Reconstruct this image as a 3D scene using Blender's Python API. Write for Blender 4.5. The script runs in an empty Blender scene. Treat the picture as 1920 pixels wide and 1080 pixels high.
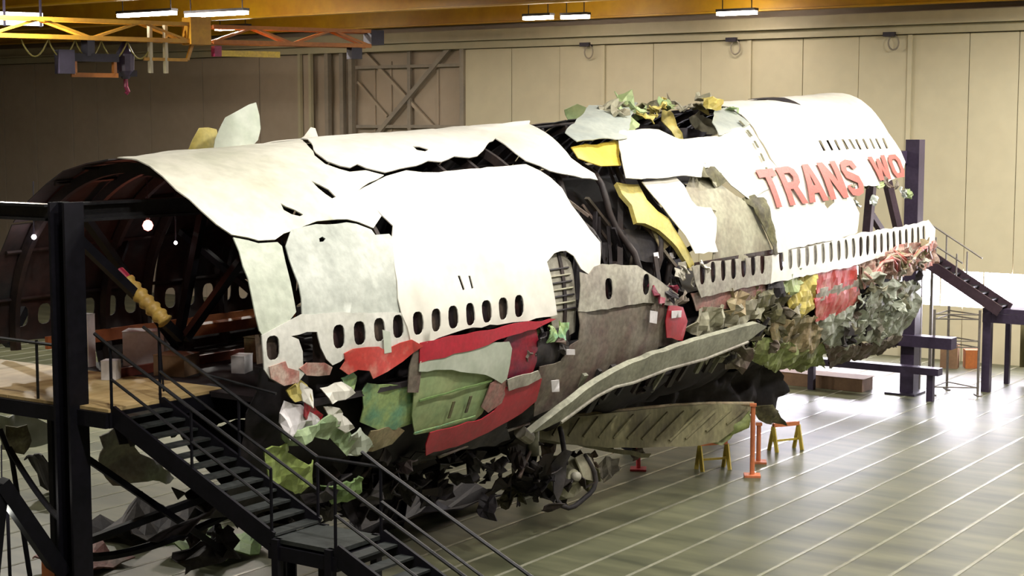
import bpy, bmesh, math, random
from mathutils import Vector, Matrix, noise
from mathutils.geometry import delaunay_2d_cdt
random.seed(7)
scene = bpy.context.scene
COL = scene.collection
# ------------------------------------------------------------------ camera
# World: X runs along the fuselage (0 = cut near end), Y = left of it, Z up.
H = 8.6
cam_data = bpy.data.cameras.new('camera'); cam = bpy.data.objects.new('camera', cam_data); COL.objects.link(cam)
cam.location = (-17.83, -19.85, H)
cam_data.lens = 56.25; cam_data.sensor_width = 36.0; cam_data.clip_end = 300
pitch = math.atan(305 / 3000.0)
cam.rotation_euler = (math.radians(90) - pitch, 0, math.radians(34.5 - 90))
scene.camera = cam
# ------------------------------------------------------------------ world, exposure
world = bpy.data.worlds.new('hangar_air'); scene.world = world; world.use_nodes = True
bg = world.node_tree.nodes['Background']; bg.inputs[0].default_value = (0.75, 0.8, 1.0, 1); bg.inputs[1].default_value = 0.03
scene.view_settings.view_transform = 'Standard'; scene.view_settings.look = 'None'
scene.view_settings.gamma = 1.0; scene.view_settings.use_curve_mapping = False
scene.view_settings.exposure = 0.25
LAMP_POWER = 700.0
WINDOW_GLOW = 30.0

# ------------------------------------------------------------------ materials
MATS = {}
def mat(name, base, rough=0.6, base2=None, scale=1.5, lo=0.4, hi=0.65, fine=0.25, metal=0.0, bump=0.0, stretch=(1,1,1), emit=None, spec=0.5):
    m = bpy.data.materials.new(name); m.use_nodes = True
    nt = m.node_tree; n = nt.nodes; l = nt.links
    b = n['Principled BSDF']
    b.inputs['Roughness'].default_value = rough; b.inputs['Metallic'].default_value = metal
    b.inputs['Specular IOR Level'].default_value = spec
    if emit:
        b.inputs['Base Color'].default_value = (*base, 1)
        b.inputs['Emission Color'].default_value = (*emit[0], 1); b.inputs['Emission Strength'].default_value = emit[1]
        MATS[name] = m; return m
    tc = n.new('ShaderNodeTexCoord'); mp = n.new('ShaderNodeMapping'); mp.inputs['Scale'].default_value = stretch
    l.new(tc.outputs['Object'], mp.inputs['Vector'])
    n1 = n.new('ShaderNodeTexNoise'); n1.inputs['Scale'].default_value = scale; n1.inputs['Detail'].default_value = 6; n1.inputs['Roughness'].default_value = 0.6
    l.new(mp.outputs[0], n1.inputs['Vector'])
    rp = n.new('ShaderNodeValToRGB'); rp.color_ramp.elements[0].position = lo; rp.color_ramp.elements[1].position = hi
    b2 = base2 or tuple(c * 0.75 for c in base)
    rp.color_ramp.elements[0].color = (*base, 1); rp.color_ramp.elements[1].color = (*b2, 1)
    l.new(n1.outputs[0], rp.inputs[0])
    n2 = n.new('ShaderNodeTexNoise'); n2.inputs['Scale'].default_value = scale * 7; n2.inputs['Detail'].default_value = 4
    l.new(mp.outputs[0], n2.inputs['Vector'])
    r2 = n.new('ShaderNodeValToRGB'); r2.color_ramp.elements[0].position = 0.35; r2.color_ramp.elements[1].position = 0.65
    k = 1 - fine; r2.color_ramp.elements[0].color = (k, k, k, 1); r2.color_ramp.elements[1].color = (1, 1, 1, 1)
    l.new(n2.outputs[0], r2.inputs[0])
    mx = n.new('ShaderNodeMix'); mx.data_type = 'RGBA'; mx.blend_type = 'MULTIPLY'; mx.inputs[0].default_value = 1
    l.new(rp.outputs[0], mx.inputs[6]); l.new(r2.outputs[0], mx.inputs[7]); l.new(mx.outputs[2], b.inputs['Base Color'])
    if bump:
        bp = n.new('ShaderNodeBump'); bp.inputs['Strength'].default_value = bump; bp.inputs['Distance'].default_value = 0.05
        l.new(n1.outputs[0], bp.inputs['Height']); l.new(bp.outputs[0], b.inputs['Normal'])
    MATS[name] = m
    return m

mat('white', (0.76, 0.74, 0.67), 0.5, (0.62, 0.60, 0.52), 0.6, 0.45, 0.75, 0.10, bump=0.3)
mat('cream', (0.72, 0.70, 0.60), 0.55, (0.55, 0.55, 0.44), 0.7, 0.45, 0.7, 0.12, bump=0.4)
mat('worn', (0.52, 0.55, 0.50), 0.55, (0.33, 0.36, 0.32), 1.0, 0.45, 0.7, 0.2, bump=0.5)
mat('worn_green', (0.50, 0.54, 0.45), 0.55, (0.36, 0.41, 0.32), 1.0, 0.42, 0.68, 0.2, bump=0.4)
mat('grey_olive', (0.36, 0.35, 0.25), 0.65, (0.24, 0.21, 0.15), 1.2, 0.4, 0.68, 0.25, bump=0.5)
mat('dirty', (0.21, 0.18, 0.14), 0.7, (0.14, 0.085, 0.075), 1.3, 0.42, 0.66, 0.35, bump=0.5)
mat('dirty_pale', (0.42, 0.40, 0.33), 0.65, (0.27, 0.24, 0.20), 1.3, 0.42, 0.66, 0.3, bump=0.4)
mat('dirty_red', (0.38, 0.17, 0.15), 0.65, (0.30, 0.22, 0.18), 1.8, 0.42, 0.62, 0.35, bump=0.4)
mat('band_white', (0.64, 0.64, 0.59), 0.5, (0.52, 0.53, 0.47), 1.4, 0.42, 0.68, 0.15, bump=0.3)
mat('lime_pale', (0.40, 0.52, 0.30), 0.5, (0.26, 0.40, 0.20), 2.0, 0.42, 0.66, 0.2)
mat('red', (0.42, 0.012, 0.03), 0.45, (0.32, 0.02, 0.03), 1.6, 0.5, 0.7, 0.2, bump=0.2)
mat('red_dark', (0.30, 0.01, 0.03), 0.5, (0.12, 0.02, 0.05), 1.8, 0.4, 0.66, 0.3, bump=0.3)
mat('red_letter', (0.52, 0.13, 0.11), 0.5, (0.36, 0.12, 0.10), 3.0, 0.45, 0.7, 0.3)
mat('red_flap', (0.52, 0.05, 0.04), 0.5, (0.62, 0.26, 0.20), 2.0, 0.45, 0.68, 0.2)
mat('pink', (0.58, 0.43, 0.36), 0.6, (0.42, 0.17, 0.14), 3.0, 0.42, 0.6, 0.3)
mat('mint_dirty', (0.46, 0.50, 0.42), 0.55, (0.20, 0.19, 0.15), 2.2, 0.45, 0.66, 0.3)
mat('moss', (0.27, 0.33, 0.11), 0.6, (0.18, 0.19, 0.08), 1.8, 0.42, 0.66, 0.3)
mat('pale_mint', (0.52, 0.56, 0.47), 0.5, (0.42, 0.48, 0.38), 1.2, 0.45, 0.7, 0.1)
mat('primer', (0.36, 0.42, 0.20), 0.55, (0.27, 0.38, 0.18), 1.2, 0.4, 0.65, 0.2, bump=0.2)
mat('primer_teal', (0.33, 0.46, 0.18), 0.5, (0.15, 0.34, 0.20), 2.2, 0.42, 0.62, 0.25)
mat('lime', (0.34, 0.44, 0.12), 0.5, (0.26, 0.35, 0.10), 2.0, 0.4, 0.65, 0.2)
mat('leaf', (0.20, 0.32, 0.10), 0.55, (0.13, 0.22, 0.08), 2.0, 0.4, 0.65, 0.2)
mat('yellow_primer', (0.62, 0.50, 0.12), 0.55, (0.48, 0.42, 0.14), 1.8, 0.4, 0.65, 0.2, bump=0.2)
mat('yellow_bright', (0.70, 0.52, 0.06), 0.5, (0.55, 0.38, 0.08), 2.0, 0.45, 0.7, 0.2)
mat('silver', (0.58, 0.62, 0.56), 0.38, (0.46, 0.51, 0.48), 1.4, 0.4, 0.65, 0.1, metal=0.25)
mat('olive', (0.16, 0.15, 0.07), 0.7, (0.08, 0.07, 0.04), 2.0, 0.4, 0.6, 0.4)
mat('tan', (0.33, 0.25, 0.14), 0.65, (0.22, 0.20, 0.10), 2.0, 0.4, 0.65, 0.3)
mat('spar', (0.27, 0.25, 0.14), 0.6, (0.16, 0.14, 0.085), 1.4, 0.4, 0.68, 0.3, bump=0.4, stretch=(1, 1, 0.5))
mat('flange', (0.31, 0.31, 0.23), 0.6, (0.19, 0.19, 0.14), 1.6, 0.4, 0.68, 0.3, bump=0.3)
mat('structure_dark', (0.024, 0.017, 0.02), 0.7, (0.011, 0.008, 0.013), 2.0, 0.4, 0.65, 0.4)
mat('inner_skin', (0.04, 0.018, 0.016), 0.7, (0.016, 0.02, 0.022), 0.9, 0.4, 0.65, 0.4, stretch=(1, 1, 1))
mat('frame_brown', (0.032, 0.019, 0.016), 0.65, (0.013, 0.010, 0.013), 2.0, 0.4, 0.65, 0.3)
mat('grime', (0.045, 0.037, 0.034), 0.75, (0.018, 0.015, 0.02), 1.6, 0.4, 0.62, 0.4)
mat('black_steel', (0.0045, 0.0045, 0.008), 0.6, (0.008, 0.007, 0.012), 1.5, 0.4, 0.65, 0.3, spec=0.2)
mat('rail_steel', (0.05, 0.05, 0.055), 0.35, (0.03, 0.03, 0.035), 2.0, 0.4, 0.65, 0.2, metal=0.5)
mat('tread_steel', (0.035, 0.04, 0.04), 0.5, (0.02, 0.024, 0.024), 3.0, 0.4, 0.65, 0.3)
mat('plywood', (0.62, 0.46, 0.22), 0.6, (0.50, 0.35, 0.15), 1.2, 0.4, 0.65, 0.12, stretch=(1, 5, 1))
mat('orange_wood', (0.42, 0.13, 0.03), 0.55, (0.30, 0.08, 0.03), 1.5, 0.4, 0.65, 0.2)
mat('red_wood', (0.26, 0.06, 0.04), 0.55, (0.16, 0.04, 0.03), 1.5, 0.4, 0.65, 0.2)
mat('paper', (0.75, 0.72, 0.74), 0.7, (0.62, 0.60, 0.62), 2, 0.4, 0.7, 0.1)
mat('pane', (0.02, 0.014, 0.016), 0.25, (0.05, 0.02, 0.02), 3.0, 0.45, 0.6, 0.4)
mat('pane_brown', (0.10, 0.07, 0.05), 0.5, (0.06, 0.04, 0.035), 3.0, 0.45, 0.6, 0.3)
mat('pane_grey', (0.46, 0.44, 0.38), 0.6, (0.36, 0.34, 0.30), 2.0, 0.45, 0.6, 0.2)
mat('wall_paint', (0.58, 0.53, 0.37), 0.7, (0.54, 0.49, 0.34), 0.25, 0.35, 0.7, 0.05)
mat('wall_dark', (0.42, 0.345, 0.26), 0.75, (0.37, 0.305, 0.225), 0.3, 0.35, 0.7, 0.05)
mat('steel_grey', (0.30, 0.26, 0.20), 0.6, (0.24, 0.21, 0.17), 0.8, 0.4, 0.65, 0.1)
mat('header_paint', (0.46, 0.42, 0.28), 0.55, (0.40, 0.36, 0.24), 0.4, 0.35, 0.7, 0.06)
mat('roof_yellow', (0.72, 0.40, 0.015), 0.4, (0.55, 0.25, 0.015), 0.4, 0.4, 0.7, 0.1)
mat('roof_dark', (0.045, 0.035, 0.05), 0.8)
mat('crane_yellow', (0.50, 0.26, 0.02), 0.45, (0.36, 0.16, 0.02), 1.2, 0.4, 0.7, 0.15)
mat('crane_orange', (0.45, 0.16, 0.02), 0.5, (0.32, 0.10, 0.02), 1.2, 0.4, 0.7, 0.15)
mat('crane_black', (0.02, 0.015, 0.03), 0.5)
mat('cable', (0.42, 0.36, 0.10), 0.6)
mat('hook_red', (0.30, 0.02, 0.08), 0.4)
mat('strip', (0.29, 0.29, 0.22), 0.25, (0.20, 0.20, 0.15), 0.8, 0.4, 0.7, 0.15)
mat('trestle_orange', (0.62, 0.20, 0.08), 0.5, (0.50, 0.15, 0.07), 2, 0.4, 0.7, 0.15)
mat('trestle_yellow', (0.55, 0.42, 0.06), 0.5, (0.42, 0.32, 0.06), 2, 0.4, 0.7, 0.15)
mat('trestle_red', (0.50, 0.04, 0.05), 0.5)
mat('scaffold_tube', (0.17, 0.15, 0.13), 0.5)
mat('violet_steel', (0.05, 0.035, 0.07), 0.4, (0.035, 0.025, 0.05), 1.5, 0.4, 0.7, 0.2)
mat('brown_stair', (0.055, 0.03, 0.045), 0.5, (0.04, 0.02, 0.03), 1.5, 0.4, 0.7, 0.2)
mat('cardboard', (0.24, 0.14, 0.075), 0.7, (0.18, 0.10, 0.055), 2, 0.4, 0.7, 0.1)
mat('drape', (0.24, 0.20, 0.08), 0.8, (0.16, 0.14, 0.06), 1.4, 0.4, 0.7, 0.2, stretch=(3, 3, 0.6))
mat('duct', (0.55, 0.36, 0.08), 0.5, (0.42, 0.26, 0.07), 3, 0.4, 0.7, 0.2)
mat('duct_red', (0.40, 0.02, 0.06), 0.5)
mat('lamp_red', (1, 0.6, 0.5), 0.4, emit=((1.0, 0.30, 0.26), 3.2))
mat('lamp_white', (1, 0.95, 0.95), 0.4, emit=((1.0, 0.85, 0.9), 14.0))
mat('tube_light', (1, 0.95, 0.9), 0.4, emit=((1.0, 0.86, 0.74), 50.0))
mat('bay_light', (1, 0.95, 0.9), 0.4, emit=((1.0, 0.93, 0.82), 8.0))
mat('daylight_pane', (0.9, 0.9, 0.95), 0.4, emit=((0.90, 0.86, 1.0), WINDOW_GLOW))

def floor_mat():
    m = bpy.data.materials.new('hangar_floor'); m.use_nodes = True
    nt = m.node_tree; n = nt.nodes; l = nt.links; b = n['Principled BSDF']
    tc = n.new('ShaderNodeTexCoord')
    def nz(sc, stretch, detail=5):
        mp = n.new('ShaderNodeMapping'); mp.inputs['Scale'].default_value = stretch; l.new(tc.outputs['Object'], mp.inputs['Vector'])
        t = n.new('ShaderNodeTexNoise'); t.inputs['Scale'].default_value = sc; t.inputs['Detail'].default_value = detail; l.new(mp.outputs[0], t.inputs['Vector']); return t
    a = nz(1.0, (1.6, 0.28, 1)); c = nz(0.25, (1, 1, 1))
    r = n.new('ShaderNodeValToRGB'); r.color_ramp.elements[0].position = 0.33; r.color_ramp.elements[1].position = 0.66
    r.color_ramp.elements[0].color = (0.052, 0.058, 0.036, 1); r.color_ramp.elements[1].color = (0.128, 0.132, 0.082, 1)
    l.new(a.outputs[0], r.inputs[0])
    r2 = n.new('ShaderNodeValToRGB'); r2.color_ramp.elements[0].color = (0.75, 0.78, 0.72, 1); r2.color_ramp.elements[1].color = (1.15, 1.1, 1.0, 1); l.new(c.outputs[0], r2.inputs[0])
    mx = n.new('ShaderNodeMix'); mx.data_type = 'RGBA'; mx.blend_type = 'MULTIPLY'; mx.inputs[0].default_value = 1
    l.new(r.outputs[0], mx.inputs[6]); l.new(r2.outputs[0], mx.inputs[7]); l.new(mx.outputs[2], b.inputs['Base Color'])
    b.inputs['Roughness'].default_value = 0.42
    MATS['floor'] = m
floor_mat()

# ------------------------------------------------------------------ helpers
def W(u, v, z): return Vector((u, -v, z))
def tag(o, label=None, cat=None, group=None, kind=None):
    if label: o['label'] = label
    if cat: o['category'] = cat
    if group: o['group'] = group
    if kind: o['kind'] = kind
    return o
def link(o, parent=None):
    COL.objects.link(o)
    if parent:
        o.parent = parent
        o.matrix_parent_inverse = Matrix.Translation(-Vector(WORLD[parent.name]))
    WORLD[o.name] = tuple(o.location) if not parent else (0, 0, 0)
    return o
WORLD = {}
def thing(name, label, cat, loc=(0, 0, 0), group=None):
    o = bpy.data.objects.new(name, None); o.location = loc; o.empty_display_size = 0.2
    link(o); return tag(o, label, cat, group)
class MB:
    def __init__(s): s.v = []; s.f = []; s.sm = False
    def add(s, v, f):
        k = len(s.v); s.v += [tuple(p) for p in v]; s.f += [tuple(i + k for i in q) for q in f]; return s
    def box(s, c, size, rz=0.0):
        cx, cy, cz = c; x, y, z = size[0] / 2, size[1] / 2, size[2] / 2; ca, sa = math.cos(rz), math.sin(rz)
        v = []
        for dz in (-z, z):
            for dx, dy in ((-x, -y), (x, -y), (x, y), (-x, y)): v.append((cx + dx * ca - dy * sa, cy + dx * sa + dy * ca, cz + dz))
        return s.add(v, [(3, 2, 1, 0), (4, 5, 6, 7), (0, 1, 5, 4), (1, 2, 6, 5), (2, 3, 7, 6), (3, 0, 4, 7)])
    def bar(s, p, q, w, h=None, up=(0, 0, 1)):
        p, q = Vector(p), Vector(q); h = h or w; d = (q - p).normalized(); upv = Vector(up)
        if abs(d.dot(upv)) > 0.95: upv = Vector((1, 0, 0))
        r = d.cross(upv).normalized(); t = r.cross(d).normalized(); v = []
        for e in (p, q):
            for a, b in ((-1, -1), (1, -1), (1, 1), (-1, 1)): v.append(e + r * a * w / 2 + t * b * h / 2)
        return s.add(v, [(3, 2, 1, 0), (4, 5, 6, 7), (0, 1, 5, 4), (1, 2, 6, 5), (2, 3, 7, 6), (3, 0, 4, 7)])
    def ibeam(s, p, q, w, t=0.04, up=(0, 0, 1)):
        p, q = Vector(p), Vector(q); d = (q - p).normalized(); upv = Vector(up)
        if abs(d.dot(upv)) > 0.95: upv = Vector((1, 0, 0))
        r = d.cross(upv).normalized(); tt = r.cross(d).normalized()
        s.bar(p + tt * (w / 2 - t / 2), q + tt * (w / 2 - t / 2), w, t, tt)
        s.bar(p - tt * (w / 2 - t / 2), q - tt * (w / 2 - t / 2), w, t, tt)
        s.bar(p, q, t, w - 2 * t, tt); return s
    def tube(s, pts, r, n=8, cap=True, rs=None):
        pts = [Vector(p) for p in pts]; m = len(pts); base = len(s.v); pr = None
        for i, p in enumerate(pts):
            d = (pts[min(i + 1, m - 1)] - pts[max(i - 1, 0)]).normalized()
            if pr is None: pr = d.orthogonal().normalized()
            a = (pr - d * pr.dot(d)).normalized(); b = d.cross(a); pr = a
            rr = rs[i] if rs else r
            for k in range(n):
                t = 2 * math.pi * k / n; s.v.append(tuple(p + (a * math.cos(t) + b * math.sin(t)) * rr))
        for i in range(m - 1):
            for k in range(n):
                k2 = (k + 1) % n; s.f.append((base + i * n + k, base + i * n + k2, base + (i + 1) * n + k2, base + (i + 1) * n + k))
        if cap:
            s.f.append(tuple(base + k for k in reversed(range(n)))); s.f.append(tuple(base + (m - 1) * n + k for k in range(n)))
        return s
    def build(s, name, m, parent=None, smooth=False):
        me = bpy.data.meshes.new(name); me.from_pydata(s.v, [], s.f); me.update()
        me.materials.append(MATS[m])
        if smooth: me.polygons.foreach_set('use_smooth', [True] * len(me.polygons))
        return link(bpy.data.objects.new(name, me), parent)
def bez(p, c, q, n=10):
    p, c, q = Vector(p), Vector(c), Vector(q)
    return [p * (1 - t) ** 2 + c * 2 * t * (1 - t) + q * t * t for t in [i / n for i in range(n + 1)]]
def inside(x, y, poly):
    r = False; j = len(poly) - 1
    for i in range(len(poly)):
        xi, yi = poly[i]; xj, yj = poly[j]
        if (yi > y) != (yj > y) and x < (xj - xi) * (y - yi) / (yj - yi) + xi: r = not r
        j = i
    return r
def resample(poly, step, jag, rnd):
    out = []
    for i, p in enumerate(poly):
        q = poly[(i + 1) % len(poly)]; d = math.hypot(q[0] - p[0], q[1] - p[1])
        n = max(1, int(d / step)); nx, ny = (-(q[1] - p[1]) / (d + 1e-9), (q[0] - p[0]) / (d + 1e-9))
        for k in range(n):
            t = k / n; j = rnd.uniform(-jag, jag) if k else 0
            out.append((p[0] + (q[0] - p[0]) * t + nx * j, p[1] + (q[1] - p[1]) * t + ny * j))
    return out
def outset(poly, d):
    if not d: return poly
    n = len(poly); A = sum(poly[i][0] * poly[(i + 1) % n][1] - poly[(i + 1) % n][0] * poly[i][1] for i in range(n)); sg = 1 if A > 0 else -1
    out = []
    for i in range(n):
        p0, p1, p2 = Vector(poly[i - 1]), Vector(poly[i]), Vector(poly[(i + 1) % n])
        e = (p1 - p0).normalized(); f = (p2 - p1).normalized()
        nn = Vector((e.y + f.y, -e.x - f.x)) * sg
        if nn.length > 1e-6: nn.normalize()
        out.append(tuple(p1 + nn * d))
    return out
def triangulate(poly, holes, step, jag, rnd):
    """2D sheet with holes -> verts, tris"""
    b = resample(poly, step, jag, rnd)
    loops = [b] + [resample(h, step, 0, rnd) for h in holes]
    vs = []; es = []
    for lp in loops:
        k = len(vs); vs += [Vector(p) for p in lp]; es += [(k + i, k + (i + 1) % len(lp)) for i in range(len(lp))]
    x0 = min(p[0] for p in b); x1 = max(p[0] for p in b); y0 = min(p[1] for p in b); y1 = max(p[1] for p in b)
    nx = int((x1 - x0) / step) + 1; ny = int((y1 - y0) / step) + 1
    for i in range(nx + 1):
        for j in range(ny + 1):
            x = x0 + i * step + (step / 2 if j % 2 else 0); y = y0 + j * step
            if inside(x, y, b) and not any(inside(x, y, h) for h in loops[1:]):
                vs.append(Vector((x, y)))
    v, e, f, _, _, _ = delaunay_2d_cdt(vs, es, [], 0, 1e-4)
    fs = []
    for t in f:
        cx = sum(v[i][0] for i in t) / len(t); cy = sum(v[i][1] for i in t) / len(t)
        if inside(cx, cy, b) and not any(inside(cx, cy, h) for h in loops[1:]): fs.append(tuple(t))
    return v, fs
def solid(o, th):
    m = o.modifiers.new('thickness', 'SOLIDIFY'); m.thickness = th; m.offset = -1.0
    return o
# ---- hull surface
def lerp(x, xs, ys):
    if x <= xs[0]: return ys[0]
    for i in range(1, len(xs)):
        if x <= xs[i]: return ys[i - 1] + (ys[i] - ys[i - 1]) * (x - xs[i - 1]) / (xs[i] - xs[i - 1])
    return ys[-1]
CU = [-2, 0, 4.5, 11, 13, 17, 22.5, 28.4, 32]; CZ = [-.6, -.52, -.27, 0, .15, .40, .66, .96, .9]
BU = [0, 18, 24, 28, 32]; BV = [3.25, 3.25, 3.2, 3.1, 2.9]
ZM = H - 3.55; KEEL = H - 7.3
KS = math.radians(1) * 3.5
def surf(u, a, off=0.0):
    c = H + lerp(u, CU, CZ); b = lerp(u, BU, BV); r = math.radians(a)
    hc = (c - ZM) if abs(a) <= 90 else (ZM - KEEL)
    return W(u, (b + off) * math.sin(r), ZM + (hc + off) * math.cos(r))
def win(u, a=86.3, hw=0.145, hh=0.215, n=14, tilt=0.0):
    out = []
    for k in range(n):
        t = 2 * math.pi * k / n; c, s_ = math.cos(t), math.sin(t)
        x = math.copysign(abs(c) ** 0.7, c) * hw; y = math.copysign(abs(s_) ** 0.7, s_) * hh
        out.append((u + x + tilt * y, a * KS + y))
    return out
def patch(name, poly, m, parent, off=0.0, holes=(), crumple=0.0, freq=1.2, step=0.22, jag=0.02, th=0.02, smooth=True, raw_holes=(), bend=None, grow=0.0):
    rnd = random.Random(hash_(name) + len(poly))
    p2 = outset([(u, a * KS) for u, a in poly], grow)
    hs = [[(u, a * KS) for u, a in h] for h in holes] + [list(h) for h in raw_holes]
    v, fs = triangulate(p2, hs, step, jag, rnd)
    mb = MB(); sd = rnd.uniform(0, 90)
    cu = sum(p[0] for p in p2) / len(p2); cs = sum(p[1] for p in p2) / len(p2)
    for q in v:
        o = off
        if crumple: o += crumple * (noise.noise(Vector((q[0] * freq, q[1] * freq, sd))) + 0.5 * noise.noise(Vector((q[0] * freq * 2.7, q[1] * freq * 2.7, sd + 9))))
        if bend: o += bend(q[0], q[1] / KS)
        mb.v.append(tuple(surf(q[0], q[1] / KS, o)))
    mb.f = fs
    # outward orientation
    if fs:
        a, b, c = [Vector(mb.v[i]) for i in fs[0][:3]]
        nrm = (b - a).cross(c - a); mid = surf(v[fs[0][0]][0], v[fs[0][0]][1] / KS, 1.0) - surf(v[fs[0][0]][0], v[fs[0][0]][1] / KS, 0.0)
        if nrm.dot(mid) < 0: mb.f = [tuple(reversed(t)) for t in fs]
    low = [surf(q[0], q[1] / KS, 0.0) - surf(q[0], q[1] / KS, th) for q in v]
    return thick(mb, low, name, m, parent, smooth)
def thick(mb, down, name, m, parent, smooth):
    """give a sheet an underside and a sharp rim"""
    n = len(mb.v); F = list(mb.f); cnt = {}
    for t in F:
        for i in range(len(t)):
            e = (t[i], t[(i + 1) % len(t)]); cnt[e] = 1
    rim = [e for e in cnt if (e[1], e[0]) not in cnt]
    mb.v += [tuple(Vector(p) + d) for p, d in zip(mb.v[:n], down)]
    mb.f = F + [tuple(reversed([i + n for i in t])) for t in F]
    k0 = len(mb.f)
    for a, b in rim:
        k = len(mb.v); mb.v += [mb.v[a], mb.v[a + n], mb.v[b + n], mb.v[b]]; mb.f.append((k, k + 1, k + 2, k + 3))
    o = mb.build(name, m, parent, False)
    if smooth: o.data.polygons.foreach_set('use_smooth', [i < k0 for i in range(len(o.data.polygons))])
    return o
def hash_(s):
    r = 0
    for ch in s: r = (r * 31 + ord(ch)) % 100003
    return r
def sheet(name, pts, m, parent, th=0.03, crumple=0.15, freq=1.3, step=0.2, curve=0.0, smooth=True, jag=0.03):
    """crumpled sheet from a 3D outline (roughly planar)"""
    P = [Vector(p) for p in pts]; c = sum(P, Vector()) / len(P)
    nrm = Vector()
    for i in range(len(P)): nrm += (P[i] - c).cross(P[(i + 1) % len(P)] - c)
    nrm.normalize()
    ex = Vector((0, 0, 1)).cross(nrm)
    ex = ex.normalized() if ex.length > 1e-3 else Vector((1, 0, 0)); ey = nrm.cross(ex)
    p2 = [((p - c).dot(ex), (p - c).dot(ey)) for p in P]
    rnd = random.Random(hash_(name) + int(c.x * 50)); sd = rnd.uniform(0, 99)
    v, fs = triangulate(p2, [], step, jag, rnd)
    R = max(math.hypot(*q) for q in p2)
    mb = MB()
    for q in v:
        d = crumple * (noise.noise(Vector((q[0] * freq, q[1] * freq, sd))) + 0.5 * noise.noise(Vector((q[0] * 3 * freq, q[1] * 3 * freq, sd)))) + curve * (q[0] / R) ** 2
        mb.v.append(tuple(c + ex * q[0] + ey * q[1] + nrm * d))
    mb.f = fs
    return thick(mb, [nrm * -th] * len(mb.v), name, m, parent, smooth)
mat('sign_panel', (0.8, 0.85, 0.9), 0.4, emit=((0.75, 0.85, 1.0), 1.3))

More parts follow.
